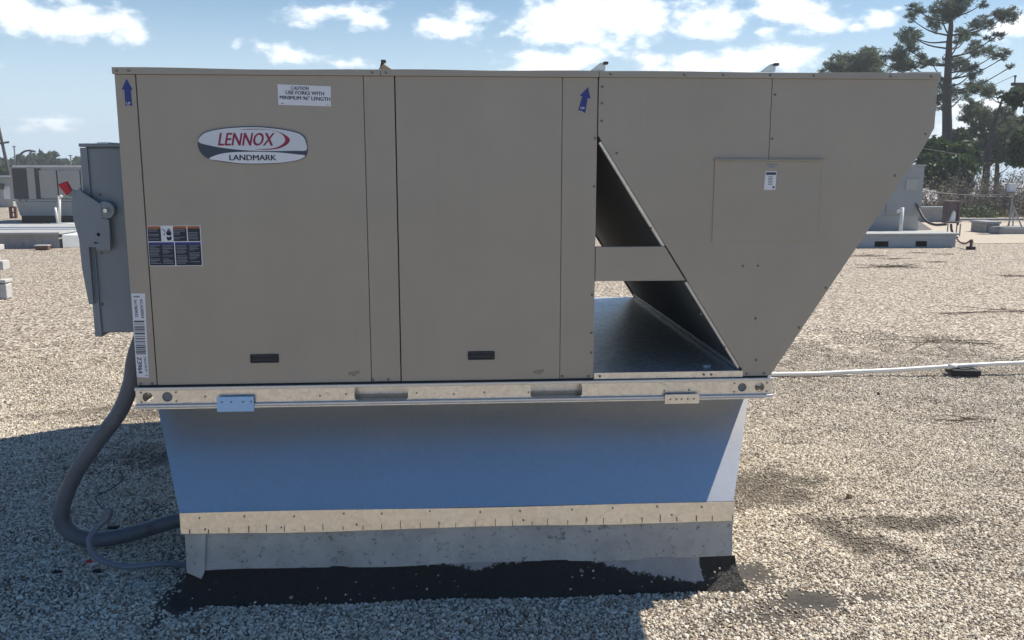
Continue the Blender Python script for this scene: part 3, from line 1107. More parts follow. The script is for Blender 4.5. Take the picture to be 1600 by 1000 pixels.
# small notice on the access panel, printed lines above it
lab = MB().prism([(2.4275, 1.606), (2.4730, 1.606), (2.4745, 1.6775), (2.4315, 1.6775)], -.0064, -.0056).build('notice_label', 'white_label', acc)
mb = MB()
mb.add([(x, -.0068, z) for x, z in rect(2.4335, 2.4725, 1.663, 1.6735)], [(0, 1, 2, 3)])
for i in range(6):
    z_ = 1.655 - i * .0058
    w_ = rr.uniform(.006, .010)
    mb.add([(x, -.0068, z) for x, z in rect(2.4515 - w_, 2.4515 + w_, z_, z_ + .0022)], [(0, 1, 2, 3)])
mb.add([(x, -.0068, z) for x, z in rect(2.461, 2.469, 1.612, 1.620)], [(0, 1, 2, 3)])
mb.build('print', 'logo_navy', acc)
for x0, x1, z_ in ((2.432, 2.477, 1.700), (2.441, 2.467, 1.6915)):
    sheet('print', rect(x0, x1, z_, z_ + .005), -.0061, 'grey_ink', acc)
for cx, cz in ((.832, .900), (1.556, .895)):
    mb = MB()
    for i, (w_, s_) in enumerate(((.021, .002), (.021, 0), (.006, .002))):
        z_ = cz + .004 - i * .0065
        k = -w_
        while k < w_:
            L_ = rr.uniform(.003, .007)
            mb.add([(cx + k, -.0005, z_ + k * .15), (cx + k + L_, -.0005, z_ + (k + L_) * .15), (cx + k + L_, -.0005, z_ + .0032 + (k + L_) * .15), (cx + k, -.0005, z_ + .0032 + k * .15)], [(0, 1, 2, 3)])
            k += L_ + .0016
    mb.build('print', 'dark_steel', unit)

# base rail: web with real holes and fork pockets, lips, end plates
holes = [circle(.045, .8205, .0195), circle(.119, .8205, .0195), circle(2.377, .8205, .0175), circle(2.448, .8205, .0195),
         rounded(.833, 1.041, .792, .8485, .016), rounded(1.523, 1.729, .792, .8485, .016)]
rail = plate('base_rail', rect(.001, 2.499, RB + .003, RTOP - .001), holes, -.008, -.004, 'galv_rail', unit)
B(.01, 2.485, .0045, .06, RTOP - .0035, RTOP + .0075).build('gap_strip', 'dark_gap', rail)  # added dark strip that closes the gap and stands for its shade
B(0, 2.50, -.016, -.0085, RTOP - .013, RTOP).build('rail_lip', 'galv_skirt', rail, .002)
B(-.002, 2.502, -.020, -.0085, RB, RB + .013).build('rail_lip', 'galv_skirt', rail, .002)
B(.001, 2.499, -.024, -.0205, RB - .003, RB + .003).build('rail_lip', 'galv_strip', rail, .001)
B(.0, .004, -.003, 2.13, RB, RTOP - .001).build('rail_side', 'galv_rail', rail)
B(2.496, 2.50, -.003, 2.13, RB, RTOP - .001).build('rail_side', 'galv_rail', rail)
B(.0, 2.50, 2.1305, 2.136, RB, RTOP - .001).build('rail_back', 'galv_rail', rail)
B(.008, 2.492, .002, 2.125, RTOP - .012, RTOP - .004).build('base_pan', 'galv_pan', rail)
B(.008, 1.77, 2.15, 2.80, RB + .03, RTOP).build('base_extension', 'galv_rail', rail)
for x0, x1 in ((.833, 1.041), (1.523, 1.729)):
    # pocket: a tub with curved floor behind the opening
    mb = MB()
    n = 10
    prof = [(-.0035, .8505), (.040, .8480), (.050, .8380), (.050, .8050), (.038, .7935), (-.0035, .7900)]
    k = len(prof)
    v = [(x0 - .006, y, z) for y, z in prof] + [(x1 + .006, y, z) for y, z in prof]
    f = [(i, i + 1, i + 1 + k, i + k) for i in range(k - 1)] + [tuple(range(k)), tuple(range(k, 2 * k))]
    MB().add(v, f).build('fork_pocket', 'galv_rail', rail)
for x, mat in ((.119, 'plug'), (2.377, 'plug')):
    MB().tube([(x, -.002, .8205), (x, .002, .8205)], .021, 24).build('hole_plug', mat, rail)
B(.0415, .0475, .004, .010, .828, .842).build('strap_end', 'far_white', rail)
B(2.437, 2.457, .002, .006, .824, .840).build('strap_end', 'far_white', rail)
B(2.440, 2.462, .03, .05, .800, .812).build('strap_end', 'far_grey', rail)
for x, z in ((.021, .839), (.021, .802), (.152, .838), (.152, .803), (2.345, .838), (2.345, .803), (2.478, .838), (2.478, .803)):
    rivet(rail, x, z, -.0082, .004)
for x in (.262, .70, .80, 1.075, 1.22, 1.34, 1.515, 2.06, 2.16):
    rivet(rail, x, .818 + rr.uniform(-.006, .006), -.0082, .003)
cl = B(.3095, .4495, -.030, -.0245, .7625, .8225).build('hold_down_clip', 'blue_film', unit, .002)
cl['label'] = 'pale blue clip hanging on the rail near its left end'
for x in (.33, .365, .41, .44):
    rivet(cl, x, .802, -.0302, .0045)
cl = B(2.058, 2.198, -.029, -.0245, .7625, .8025).build('hold_down_clip', 'galv_strip', unit, .002)
cl['label'] = 'bare metal clip under the rail near its right end'
for x in (2.08, 2.105, 2.125, 2.15, 2.175):
    rivet(cl, x, .782, -.0292, .0035)

# intake hood at the rear of the left side
hood = MB().prism([(-.34, 1.25), (.004, .98), (.004, 1.99), (-.34, 1.99)], 1.75, 2.80).build('intake_hood', 'tan', unit, .002)

# disconnect switch on the left side
sw_ = B(-.178, .004, .155, .42, 1.045, 1.768).build('disconnect_box', 'grey_box', unit, .003)
sw_['label'] = 'blue grey electrical disconnect box on the left side'
B(-.196, .0035, .140, .43, 1.769, 1.782).build('box_lid', 'grey_box', sw_, .002)
B(-.150, -.105, .20, .40, 1.7822, 1.788).build('lid_latch', 'galv_rail', sw_, .001)
# door wrapping the left face, with its front flange
MB().hexa([(-.196, .148, 1.030), (-.168, .1455, 1.030), (-.168, .1455, 1.766), (-.196, .148, 1.766)],
          [(-.196, .43, 1.030), (-.186, .43, 1.030), (-.186, .43, 1.766), (-.196, .43, 1.766)]).build('box_door', 'grey_box', sw_, .002)
B(-.162, -.02, .1515, .1545, 1.052, 1.762).build('box_face', 'grey_box', sw_, .001)
hp = [(-.196, 1.615), (-.222, 1.590), (-.231, 1.560), (-.229, 1.495), (-.214, 1.42), (-.212, 1.31), (-.197, 1.165), (-.180, 1.165), (-.180, 1.388), (-.154, 1.388), (-.154, 1.376), (-.099, 1.376),
      (-.096, 1.493), (-.122, 1.498), (-.122, 1.552), (-.190, 1.600)]
hnd = plate('switch_bracket', hp[::-1], [circle(-.140, 1.437, .007, 12), rounded(-.160, -.143, 1.402, 1.408, .0025, 3)], .118, .134, 'grey_box', sw_)
MB().prism([(-.205, 1.60), (-.222, 1.590), (-.231, 1.560), (-.229, 1.495), (-.214, 1.42), (-.20, 1.40)][::-1], .134, .25).build('bracket_side', 'grey_box', sw_)
MB().tube([(-.108, .120, 1.530), (-.108, .150, 1.530)], .034, 20).build('pivot', 'grey_box', sw_, .002)
MB().tube([(-.104, .108, 1.528), (-.104, .121, 1.528)], .008, 10).build('pivot_bolt', 'galv_rail', sw_)
MB().hexa([(-.244, .120, 1.585), (-.205, .120, 1.575), (-.200, .120, 1.600), (-.226, .120, 1.610)],
          [(-.244, .130, 1.585), (-.205, .130, 1.575), (-.200, .130, 1.600), (-.226, .130, 1.610)]).build('switch_lever', 'grey_box', sw_, .001)
MB().hexa([(-.277, .116, 1.627), (-.247, .116, 1.586), (-.226, .116, 1.602), (-.243, .116, 1.640)],
          [(-.277, .134, 1.627), (-.247, .134, 1.586), (-.226, .134, 1.602), (-.243, .134, 1.640)]).build('lever_grip', 'red_tag', sw_, .003)
for x, z in ((-.135, 1.588), (-.045, 1.562), (-.145, 1.363), (-.158, 1.160), (-.205, 1.18)):
    screw(sw_, x, z, .1512, .006)
B(-.213, -.196, .19, .20, 1.150, 1.160).build('door_latch', 'galv_rail', sw_)

# ------------------------------------------------------------------ roof curb
curb = empty('roof_curb', (1.25, 1.1, 0), 'galvanised tapered roof curb with membrane flashing carrying the tan unit', 'roof curb')
ZT, ZB = .765, .368
TL, TR, TBk = (-.010, .240), (2.496, .240), 2.06
BL, BR = (.155, -.070), (2.339, -.078)
XA, XB = .158, 2.340        # hem strip ends


def quadpanel(name, a, b_, c, d, mat, nx=14, nz=8, bow=None):
    mb = MB()
    A, Bq, Cq, D = map(np.array, (a, b_, c, d))
    for j in range(nz + 1):
        for i in range(nx + 1):
            s, t = i / nx, j / nz
            p_ = (A * (1 - s) + Bq * s) * (1 - t) + (D * (1 - s) + Cq * s) * t
            if bow is not None:
                p_ = p_ + np.array(bow) * math.sin(math.pi * s) * math.sin(math.pi * t)
            mb.v.append(tuple(p_))
    for j in range(nz):
        for i in range(nx):
            k = j * (nx + 1) + i
            mb.f.append((k, k + 1, k + nx + 2, k + nx + 1))
    return mb.build(name, mat, curb, smooth=True)


sk = quadpanel('skirt_panel', (*BL, ZB), (*BR, ZB), (*TR, ZT), (*TL, ZT), 'galv_skirt', bow=(0, .006, 0))
sk['label'] = 'bluish reflective galvanised skirt facing the front'
quadpanel('skirt_panel', (*BR, ZB), (2.345, 2.15, ZB), (TR[0], TBk, ZT), (*TR, ZT), 'galv_strip')
quadpanel('skirt_panel', (2.345, 2.15, ZB), (.155, 2.15, ZB), (TL[0], TBk, ZT), (TR[0], TBk, ZT), 'galv_strip')
quadpanel('skirt_panel', (.155, 2.15, ZB), (*BL, ZB), (*TL, ZT), (TL[0], TBk, ZT), 'galv_strip')
# hem strip nailed along the bottom
ZS = ZB - .080


def strip_y(x):
    return -.076 - .008 * (x - XA) / (XB - XA)


strip = MB()
n = 60
vs = []
for i in range(n + 1):
    t = i / n
    x = XA + (XB - XA) * t
    wv = .0012 * math.sin(23 * t) + .0008 * math.sin(61 * t + 1)
    vs += [(x, strip_y(x), ZB + .006 + .002 * math.sin(9 * t) - .008 * t), (x, strip_y(x) - .003 + wv, ZS + .003 * math.sin(11 * t + 2))]
strip.add(vs, [(2 * i, 2 * i + 1, 2 * i + 3, 2 * i + 2) for i in range(n)])
st = strip.build('hem_strip', 'galv_strip', curb)
sm_ = st.modifiers.new('thickness', 'SOLIDIFY')
sm_.thickness = .0015
sm_.offset = -1
B(XB + .001, XB + .003, -.08, 2.16, ZS, ZB + .002).build('hem_strip', 'galv_strip', curb)
B(XA - .003, XA - .001, -.07, 2.16, ZS, ZB + .004).build('hem_strip', 'galv_strip', curb)
for i in range(30):
    x = .195 + i * .0735 + rr.uniform(-.008, .008)
    B(x - .0011, x + .0011, strip_y(x) - .0060, strip_y(x) - .0035, ZS + .003, ZS + .024 + rr.uniform(-.006, .010)).build('nail', 'dark_steel', curb)
for i in range(12):
    x = .24 + i * .178 + rr.uniform(-.02, .02)
    rivet(curb, x, ZB - .014 + rr.uniform(-.006, .006), strip_y(x) - .003, .005)
for i in range(7):
    x = .23 + i * .31 + rr.uniform(-.04, .04)
    rivet(curb, x, ZS + .022 + rr.uniform(-.008, .010), strip_y(x) - .004, .004)
# membrane wrapped on the curb walls
ZM = .132
mb = MB()
nx, nz = 60, 8
for j in range(nz + 1):
    for i in range(nx + 1):
        s, t = i / nx, j / nz
        x = .205 + (2.342 - .205) * s
        z = ZM + (ZS + .02 - ZM) * t + .004 * math.sin(14 * s) * (1 - t)
        y = -.062 - .010 * s - .008 * (1 - t) ** 2 + .0025 * math.sin(31 * s + 2 * t)
        mb.v.append((x, y, z))
for j in range(nz):
    for i in range(nx):
        k = j * (nx + 1) + i
        mb.f.append((k, k + 1, k + nx + 2, k + nx + 1))
mem = mb.build('membrane', 'membrane', curb, smooth=True)
MB().add([(.168, -.058, .300), (.252, -.066, .300), (.238, -.076, .130), (.226, -.080, .104), (.196, -.075, .118), (.168, -.066, .125)], [(0, 1, 2, 3, 4, 5)]).build('membrane_flap', 'membrane', curb).modifiers.new('thickness', 'SOLIDIFY').thickness = .004
B(.166, .205, -.055, 2.13, .0, ZS + .01).build('membrane', 'membrane', curb)
B(2.322, 2.343, -.062, 2.13, .0, ZS + .01).build('membrane', 'membrane', curb)
B(.166, 2.343, 2.13, 2.145, .0, ZS + .01).build('membrane', 'membrane', curb)
# apron at the foot with brushed tar
nx, nz = 140, 12
vv_, tv = [], []
for j in range(nz + 1):
    for i in range(nx + 1):
        s, t = i / nx, j / nz
        x = .165 + (2.355 - .165) * s + .05 * (1 - t) ** 2 * (2 * s - 1)
        y = -.0665 - .012 * s - .055 * (1 - t) ** 1.6 + .008 * math.sin(17 * s) * (1 - t)
        z = (ZM + .002) * t + .002 + .003 * math.sin(40 * s + 3 * t) * (1 - t)
        vv_.append((x, y, z))
        # upper limit of the black coat along the wall
        edge = np.interp(s, [0, .1, .3, .45, .52, .58, .66, .72, .80, .88, .93, .935, 1.0], [1.15, 1.15, 1.15, 1.0, .80, .98, 1.15, 1.0, .62, .36, .26, 1.05, 1.05])
        tv.append(max(-.6, min(1.0, .02 + (edge - t) * 3.4)))
mb = MB()
mb.v = vv_
for j in range(nz):
    for i in range(nx):
        k = j * (nx + 1) + i
        mb.f.append((k, k + 1, k + nx + 2, k + nx + 1))
ap = mb.build('tar_apron', 'apron', curb, smooth=True)
a = ap.data.attributes.new('tar', 'FLOAT', 'POINT')
a.data.foreach_set('value', np.array(tv, np.float32))


# ------------------------------------------------------------------ conduits, pipe, litter
def smooth_path(pts, n=10):
    pts = [np.array(p, float) for p in pts]
    ext = [2 * pts[0] - pts[1]] + pts + [2 * pts[-1] - pts[-2]]
    out = []
    for i in range(1, len(ext) - 2):
        p0, p1, p2, p3 = ext[i - 1:i + 3]
        for s in range(n):
            t = s / n
            out.append(.5 * ((2 * p1) + (-p0 + p2) * t + (2 * p0 - 5 * p1 + 4 * p2 - p3) * t * t + (-p0 + 3 * p1 - 3 * p2 + p3) * t ** 3))
    out.append(pts[-1])
    return out


def run(pixels, ys):
    return [at(px, py, y) for (px, py), y in zip(pixels, ys)]


pts = [(-.06, .42, 1.10)] + run([(212, 555), (204, 600), (186, 645), (152, 690), (119, 738), (99, 785), (98, 815), (116, 836), (152, 843), (200, 835), (240, 824), (290, 810)],
                                [.42, .42, .42, .42, .42, .42, .42, .42, .43, .46, .50, .55]) + [np.array((.22, .60, .125))]
c = MB().tube(smooth_path(pts, 8), .034, 16).build('flexible_conduit', 'conduit', None, smooth=True)
tag(c, 'thick dark grey flexible conduit looping from the unit down into the curb', 'conduit')
pts = run([(172, 794), (169, 808), (152, 824), (140, 843), (145, 864), (165, 878), (200, 886), (250, 881)], [.24, .24, .23, .20, .18, .16, .15, .15]) + [np.array((.10, .18, .045)), np.array((.24, .20, .06))]
c = MB().tube(smooth_path(pts, 8), .0125, 12).build('flexible_conduit', 'small_conduit', None, smooth=True)
tag(c, 'thin grey flexible conduit curling on the gravel in front of the thick one', 'conduit')
pts = run([(185, 735), (192, 748), (172, 765), (150, 776), (158, 792), (170, 797)], [.62, .55, .45, .38, .31, .26])
c = MB().tube(smooth_path([(p[0], p[1], max(p[2], .012)) for p in pts], 6), .0028, 6).build('wire', 'wire', None, smooth=True)
tag(c, 'thin black wire rising from the end of the thin conduit', 'wire')
pts = [at(x, y, .08) for x, y in ((210, 910), (225, 909), (240, 904), (250, 900))]
c = MB().tube(smooth_path([(p[0], p[1], .016) for p in pts], 4), .0022, 6).build('wire', 'white_blocks', None, smooth=True)
tag(c, 'short pale wire scrap below the thin grey conduit', 'wire')


def ground_at(px, py, z=0.0):
    d = FW + RT * (px - 800) / F_PX + UP * (500 - py) / F_PX
    return CAM + d * (z - CAM[2]) / d[2]


def lump(name, px, py, sx, sy, sz, mat, label, cat, seed):
    p = ground_at(px, py)
    bm = bmesh.new()
    bmesh.ops.create_icosphere(bm, subdivisions=2, radius=1)
    r = random.Random(seed)
    for v_ in bm.verts:
        k = r.uniform(.7, 1.2)
        v_.co = Vector((v_.co.x * sx * k, v_.co.y * sy * k, v_.co.z * sz * k + sz * .6))
    me = bpy.data.meshes.new(name)
    bm.to_mesh(me)
    bm.free()
    me.materials.append(MT[mat])
    return tag(link(name, me, (p[0], p[1], .006 + roof_height(np.array([p[0]]), np.array([p[1]]))[0])), label, cat)


lump('tape_scrap', 139, 884, .016, .010, .006, 'red_tag', 'small red scrap on the shaded gravel', 'scrap', 1)
lump('rubber_scrap', 152, 897, .020, .012, .008, 'rubber', 'small black scrap just below the red one', 'scrap', 2)
lump('rubber_scrap', 90, 898, .022, .010, .006, 'rubber', 'small black scrap left of the red one on the shaded gravel', 'scrap', 3)
lump('rubber_scrap', 176, 828, .026, .012, .010, 'rubber', 'black scrap lying between the two conduits', 'scrap', 4)
lump('stone_lump', 1326, 782, .014, .012, .014, 'timber', 'dark brown lump on the sunlit gravel right of the curb', 'lump', 5)
lump('stone_lump', 1372, 618, .012, .010, .012, 'rubber', 'small black lump on gravel below the white pipe', 'lump', 6)

# white pipe across the roof with its support block
PY = 3.50
pp = smooth_path([(2.2, PY + .02, .020), tuple(at(1205, 587, PY)), tuple(at(1320, 581.5, PY)), tuple(at(1400, 578, PY)), tuple(at(1492, 572, PY)), tuple(at(1540, 569.5, PY)), tuple(at(1600, 567, PY)), (7.4, PY + .02, .10), (9.5, PY + .05, .10)], 4)
pp = [(p[0], p[1], max(p[2], .024)) for p in pp]
pipe = empty('drain_pipe', tuple(pp[0]), 'long white plastic pipe running right from behind the unit over the gravel', 'pipe')
MB().tube(pp, .0185, 14).build('pipe_run', 'pvc', pipe, smooth=True)
cpt = at(1487, 572.5, PY)
MB().tube([(cpt[0] - .035, PY, cpt[2] - .002), (cpt[0] + .035, PY, cpt[2] + .002)], .0225, 14).build('coupling', 'pvc', pipe, smooth=True)
x = at(1500, 580, PY)[0]
blk = empty('pipe_support', (x, PY, 0), 'black rubber block under the white pipe', 'pipe support')
MB().hexa([(x - .10, PY - .07, .004), (x + .12, PY - .11, .004), (x + .12, PY - .11, .05), (x - .10, PY - .07, .05)],
          [(x - .08, PY + .09, .004), (x + .14, PY + .05, .004), (x + .14, PY + .05, .05), (x - .08, PY + .09, .05)]).build('block', 'rubber', blk, .008)
B(x - .02, x + .06, PY - .05, PY + .05, .0505, .056).build('pad', 'dark_steel', blk)


def twig_heap(name, px, py, length, n, label, seed, wide=.25):
    p = ground_at(px, py)
    r = random.Random(seed)
    mb = MB()
    for _ in range(int(n * .7) + 2):
        a = r.gauss(0, .35)
        L_ = length * r.uniform(.3, 1)
        sx, sy = r.uniform(-.35, .35) * length, r.uniform(-.5, .5) * length * wide
        pts_ = []
        for i in range(5):
            t = i / 4 - .5
            pts_.append((p[0] + sx + math.cos(a) * L_ * t, p[1] + sy + math.sin(a) * L_ * t + r.uniform(-.02, .02), .008 + r.uniform(0, .012) + (.05 * r.random() ** 3 if n > 12 else 0)))
        mb.tube(pts_, r.uniform(.002, .0045), 4)
    return tag(mb.build(name, 'twig'), label, 'twigs')


for i, (px, py, L_, n, lab_) in enumerate([(1352, 401, .75, 14, 'flat clump of dead twigs on gravel nearest the tan overhang'), (1393, 405, .55, 8, 'thin streak of dead twigs just above the largest heap'),
                                           (1391, 418, 1.0, 26, 'largest heap of dead twigs on the gravel right of the tan unit'), (1431, 396, .35, 6, 'small dead twigs just below the low platform'),
                                           (1472, 398, .40, 7, 'small dead twigs below the right end of the low platform'), (1462, 410, .45, 7, 'small dead twigs between the heap and the chain post'),
                                           (1596, 432, .6, 10, 'dead twigs at the right picture edge'), (1505, 658, .35, 7, 'dead twig on the gravel below the pipe'),
                                           (1560, 486, 1.5, 8, 'long thin line of twigs at right above the pipe'), (1480, 535, 1.1, 6, 'sparse twigs above the pipe support')]):
    twig_heap('dead_twigs', px, py, L_, n, lab_, 20 + i)


# ------------------------------------------------------------------ neighbours on the roof
def PX(x0, x1, ytop, ybot, Y, depth):
    """box whose front face fills a stretch of the photograph at distance Y"""
    a, b_ = at(x0, ybot, Y), at(x1, ytop, Y)
    return MB().box(a[0], b_[0], Y, Y + depth, a[2], b_[2])


def gY(px, py):
    return ground_at(px, py)


# left: air conditioner on its curb
YL_ = 25.2
o = gY(80, 347)
u2 = empty('rooftop_unit', (at(85, 345, YL_)[0], YL_ + 1.1, 0), 'pale grey rooftop air conditioner with dark coil openings, left beyond the disconnect box', 'air conditioner')
PX(20, 165, 261, 311, YL_, 2.2).build('cabinet', 'far_tan', u2)
PX(19, 166, 258.3, 261, YL_ - .04, 2.28).build('top_cap', 'far_white', u2)
PX(22.5, 45, 263, 310.5, YL_ - .012, .012).build('coil', 'far_dark', u2)
PX(45.5, 52.5, 262, 311, YL_ - .03, .03).build('post', 'far_tan', u2)
PX(53, 63, 263, 310.5, YL_ - .012, .012).build('coil', 'far_dark', u2)
PX(64, 89.5, 266, 310, YL_ - .03, .03).build('panel', 'far_tan', u2, .01)
PX(90.5, 126, 266, 310, YL_ - .03, .03).build('panel', 'far_tan', u2, .01)
PX(127, 163, 266, 310, YL_ - .03, .03).build('panel', 'far_tan', u2, .01)
PX(20, 165, 311.3, 314.5, YL_ - .05, 2.3).build('base_rail', 'far_blue', u2)
a0, a1, b0, b1 = at(24, 315, YL_), at(161, 315, YL_), at(32, 337, YL_ + .15), at(153, 337, YL_ + .15)
dep = 2.1
MB().hexa([tuple(b0), tuple(b1), tuple(a1), tuple(a0)], [(b0[0], b0[1] + dep - .3, b0[2]), (b1[0], b1[1] + dep - .3, b1[2]), (a1[0], a1[1] + dep, a1[2]), (a0[0], a0[1] + dep, a0[2])]).build('skirt', 'far_blue', u2)
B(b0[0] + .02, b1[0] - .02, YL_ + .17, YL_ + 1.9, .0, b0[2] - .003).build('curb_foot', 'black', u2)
for px in (31, 41, 115, 124):
    PX(px - 1, px + 1, 312, 314, YL_ - .07, .015).build('tie_down', 'dark_steel', u2)

# drain pipes in front of it
Yp = 23.8
p0, p1 = at(92.5, 306, Yp), at(92.5, 344, Yp)
dp = empty('drain_pipe', tuple(p1), 'white upright vent pipe with side stub in front of the pale grey unit', 'pipe')
MB().tube([tuple(p0), (p1[0], p1[1], .04)], .045, 8).build('riser', 'pvc', dp, smooth=True)
MB().tube([(p0[0], Yp, p0[2] - .03), (p0[0] + .06, Yp - .02, p0[2] - .01), (p0[0] + .09, Yp - .03, p0[2] - .03)], .04, 8).build('elbow', 'pvc', dp, smooth=True)
q0 = at(88.5, 324, Yp)
MB().tube([(q0[0], Yp - .1, q0[2]), (q0[0] + .02, Yp - .1, q0[2] - .25), (p1[0], Yp - .1, .06)], .035, 8).build('stub', 'pvc', dp, smooth=True)
MB().tube([(at(82, 342, Yp)[0], Yp - .12, .05), (at(140, 342, Yp)[0], Yp - .12, .05)], .05, 8).build('foot_pipe', 'pvc', dp, smooth=True)

# grey unit at the left picture edge
Yw = 37.0
gb = empty('equipment_box', (at(0, 318, Yw)[0], Yw + 1, 0), 'grey equipment housing with a white plate at the left picture edge', 'housing')
a0, a1 = at(-60, 320, Yw), at(17, 279, Yw)
B(a0[0], a1[0], Yw, Yw + 2.5, 0, a1[2]).build('housing', 'far_tan', gb, .02)
B(a0[0] - .1, a1[0] + .08, Yw - .08, Yw + 2.6, a1[2] + .003, a1[2] + .10).build('coping', 'far_grey', gb)
PX(6.5, 14.5, 291, 311, Yw - .03, .028).build('plate', 'far_white', gb)
PX(-4, 2.5, 287, 296, Yw - .2, .19).build('bracket', 'dark_steel', gb)

# brown timber frame
Yf = 27.6
fr_ = empty('timber_frame', tuple(at(19.5, 341, Yf)), 'small upright brown frame of two openings left of the pale grey unit', 'frame')
for (x0, x1, t_, b_) in ((15, 17, 323, 341), (22.5, 24.5, 323, 341)):
    PX(x0, x1, t_, b_, Yf, .09).build('post', 'timber', fr_)
for (t_, b_) in ((322.5, 324.8), (331, 333.3), (338.5, 341)):
    PX(17.05, 22.45, t_, b_, Yf + .005, .08).build('rail', 'timber', fr_)

# long low curb with metal covers
Yc = 16.1
c0 = at(93, 388, Yc)
lc = empty('low_curb', (c0[0] - 1, Yc + 2, 0), 'long low roof curb with flat pale metal covers below the pale grey unit', 'roof curb')
ztop = at(50, 365.5, Yc)[2]
xl = at(-150, 388, Yc)[0]
B(xl, c0[0], Yc, Yc + 2.5, -.01, ztop - .012).build('curb_wall', 'concrete', lc)
B(xl - .05, c0[0] + .05, Yc - .06, Yc + .85, ztop - .010, ztop + .035).build('cover', 'cover', lc, .008)
B(xl - .05, c0[0] + .35, Yc + .90, Yc + 1.35, ztop - .010, ztop + .045).build('cover', 'far_blue', lc, .008)
B(xl - .05, c0[0] + .65, Yc + 1.42, Yc + 2.6, ztop - .010, ztop + .060).build('cover', 'cover', lc, .008)
sl0, sl1 = at(130, 383, Yc + .9), at(130, 366, Yc + .9)
MB().hexa([(c0[0] + .06, Yc + .02, 0), (c0[0] + .6, Yc + .5, 0), (c0[0] + .6, Yc + .5, ztop * .75), (c0[0] + .06, Yc + .02, ztop - .02)],
          [(c0[0] + .06, Yc + 2.45, 0), (c0[0] + .6, Yc + 2.45, 0), (c0[0] + .6, Yc + 2.45, ztop * .9), (c0[0] + .06, Yc + 2.45, ztop - .02)]).build('end_flashing', 'far_white', lc, .01)
MB().hexa([(c0[0] + .61, Yc + .5, 0), (c0[0] + 1.6, Yc + 1.2, 0), (c0[0] + 1.6, Yc + 1.2, ztop * .7), (c0[0] + .61, Yc + .5, ztop * .75)],
          [(c0[0] + .61, Yc + 2.45, 0), (c0[0] + 1.6, Yc + 2.45, 0), (c0[0] + 1.6, Yc + 2.45, ztop * .9), (c0[0] + .61, Yc + 2.45, ztop * .9)]).build('end_flashing', 'white_blocks', lc, .01)
# red-brown brick on the gravel
p = gY(65, 391)
bk = empty('brick', (p[0], p[1], 0), 'red brown brick lying on gravel before the long low curb', 'brick')
B(p[0] - .13, p[0] + .13, p[1], p[1] + .13, .005, .085).build('body', 'brick_red', bk, .012)
B(p[0] - .14, p[0] + .14, p[1] - .01, p[1] + .14, .0855, .105).build('cap', 'white_blocks', bk, .005)

# white stand at the left picture edge
p = gY(8, 468)
ws = empty('white_stand', (p[0] - .3, p[1] + .1, 0), 'white coated block stand cut by the left picture edge', 'stand')
Yq = p[1]
PX(-70, 9, 443.5, 468.5, Yq, .16).build('base', 'white_blocks', ws, .02)
PX(-70, 8, 437.5, 443, Yq - .02, .2).build('slab', 'white_blocks', ws, .008)
PX(-70, -6, 423, 437, Yq + .03, .1).build('post', 'white_blocks', ws, .005)
PX(-70, 4, 408, 422.5, Yq - .01, .18).build('slab', 'white_blocks', ws, .008)
PX(-70, -6, 392, 407.5, Yq + .03, .1).build('post', 'white_blocks', ws, .005)
PX(-70, -3, 383, 391.5, Yq, .16).build('slab', 'white_blocks', ws, .008)

# right: grey unit half hidden behind the tan one
Yr = 19.9
u3 = empty('rooftop_unit', (at(1400, 360, Yr)[0], Yr + 1.2, 0), 'blue grey rooftop unit half hidden behind the slanted end of the tan one', 'air conditioner')
a0, a1 = at(1290, 338, Yr), at(1445, 260, Yr)
B(a0[0], a1[0], Yr, Yr + 2.4, a0[2], a1[2]).build('cabinet', 'far_grey', u3, .01)
B(a0[0] - .03, a1[0] + .03, Yr - .03, Yr + 2.43, a1[2] + .003, a1[2] + .05).build('top_cap', 'far_tan', u3)
PX(1384, 1412, 285, 335, Yr - .02, .019).build('panel', 'far_grey', u3, .005)
PX(1415, 1435, 279, 297, Yr - .02, .019).build('panel', 'far_tan', u3, .005)
b0, b1 = at(1290, 362, Yr), at(1437, 362, Yr)
MB().hexa([(b0[0], Yr + .1, -.01), (b1[0], Yr + .1, -.01), (a1[0] - .06, Yr + .02, a0[2] - .003), (a0[0], Yr + .02, a0[2] - .003)],
          [(b0[0], Yr + 2.2, -.01), (b1[0], Yr + 2.2, -.01), (a1[0] - .06, Yr + 2.3, a0[2] - .003), (a0[0], Yr + 2.3, a0[2] - .003)]).build('skirt', 'far_blue', u3)
MB().hexa([(b1[0] + .02, Yr + .15, 0), (b1[0] + .55, Yr + .3, 0), (b1[0] + .05, Yr + .3, .30), (b1[0] + .02, Yr + .15, .30)],
          [(b1[0] + .02, Yr + 2, 0), (b1[0] + .55, Yr + 2, 0), (b1[0] + .05, Yr + 2, .30), (b1[0] + .02, Yr + 2, .30)]).build('side_flashing', 'concrete', u3)
MB().tube(smooth_path([tuple(at(1432, 318, Yr - .05)), tuple(at(1436, 328, Yr - .1)), tuple(at(1446, 344, Yr - .5)), tuple(at(1460, 351, Yr - 1)), tuple(at(1478, 350.5, Yr - 1.5))], 6), .035, 8).build('hose', 'wire', u3, smooth=True)

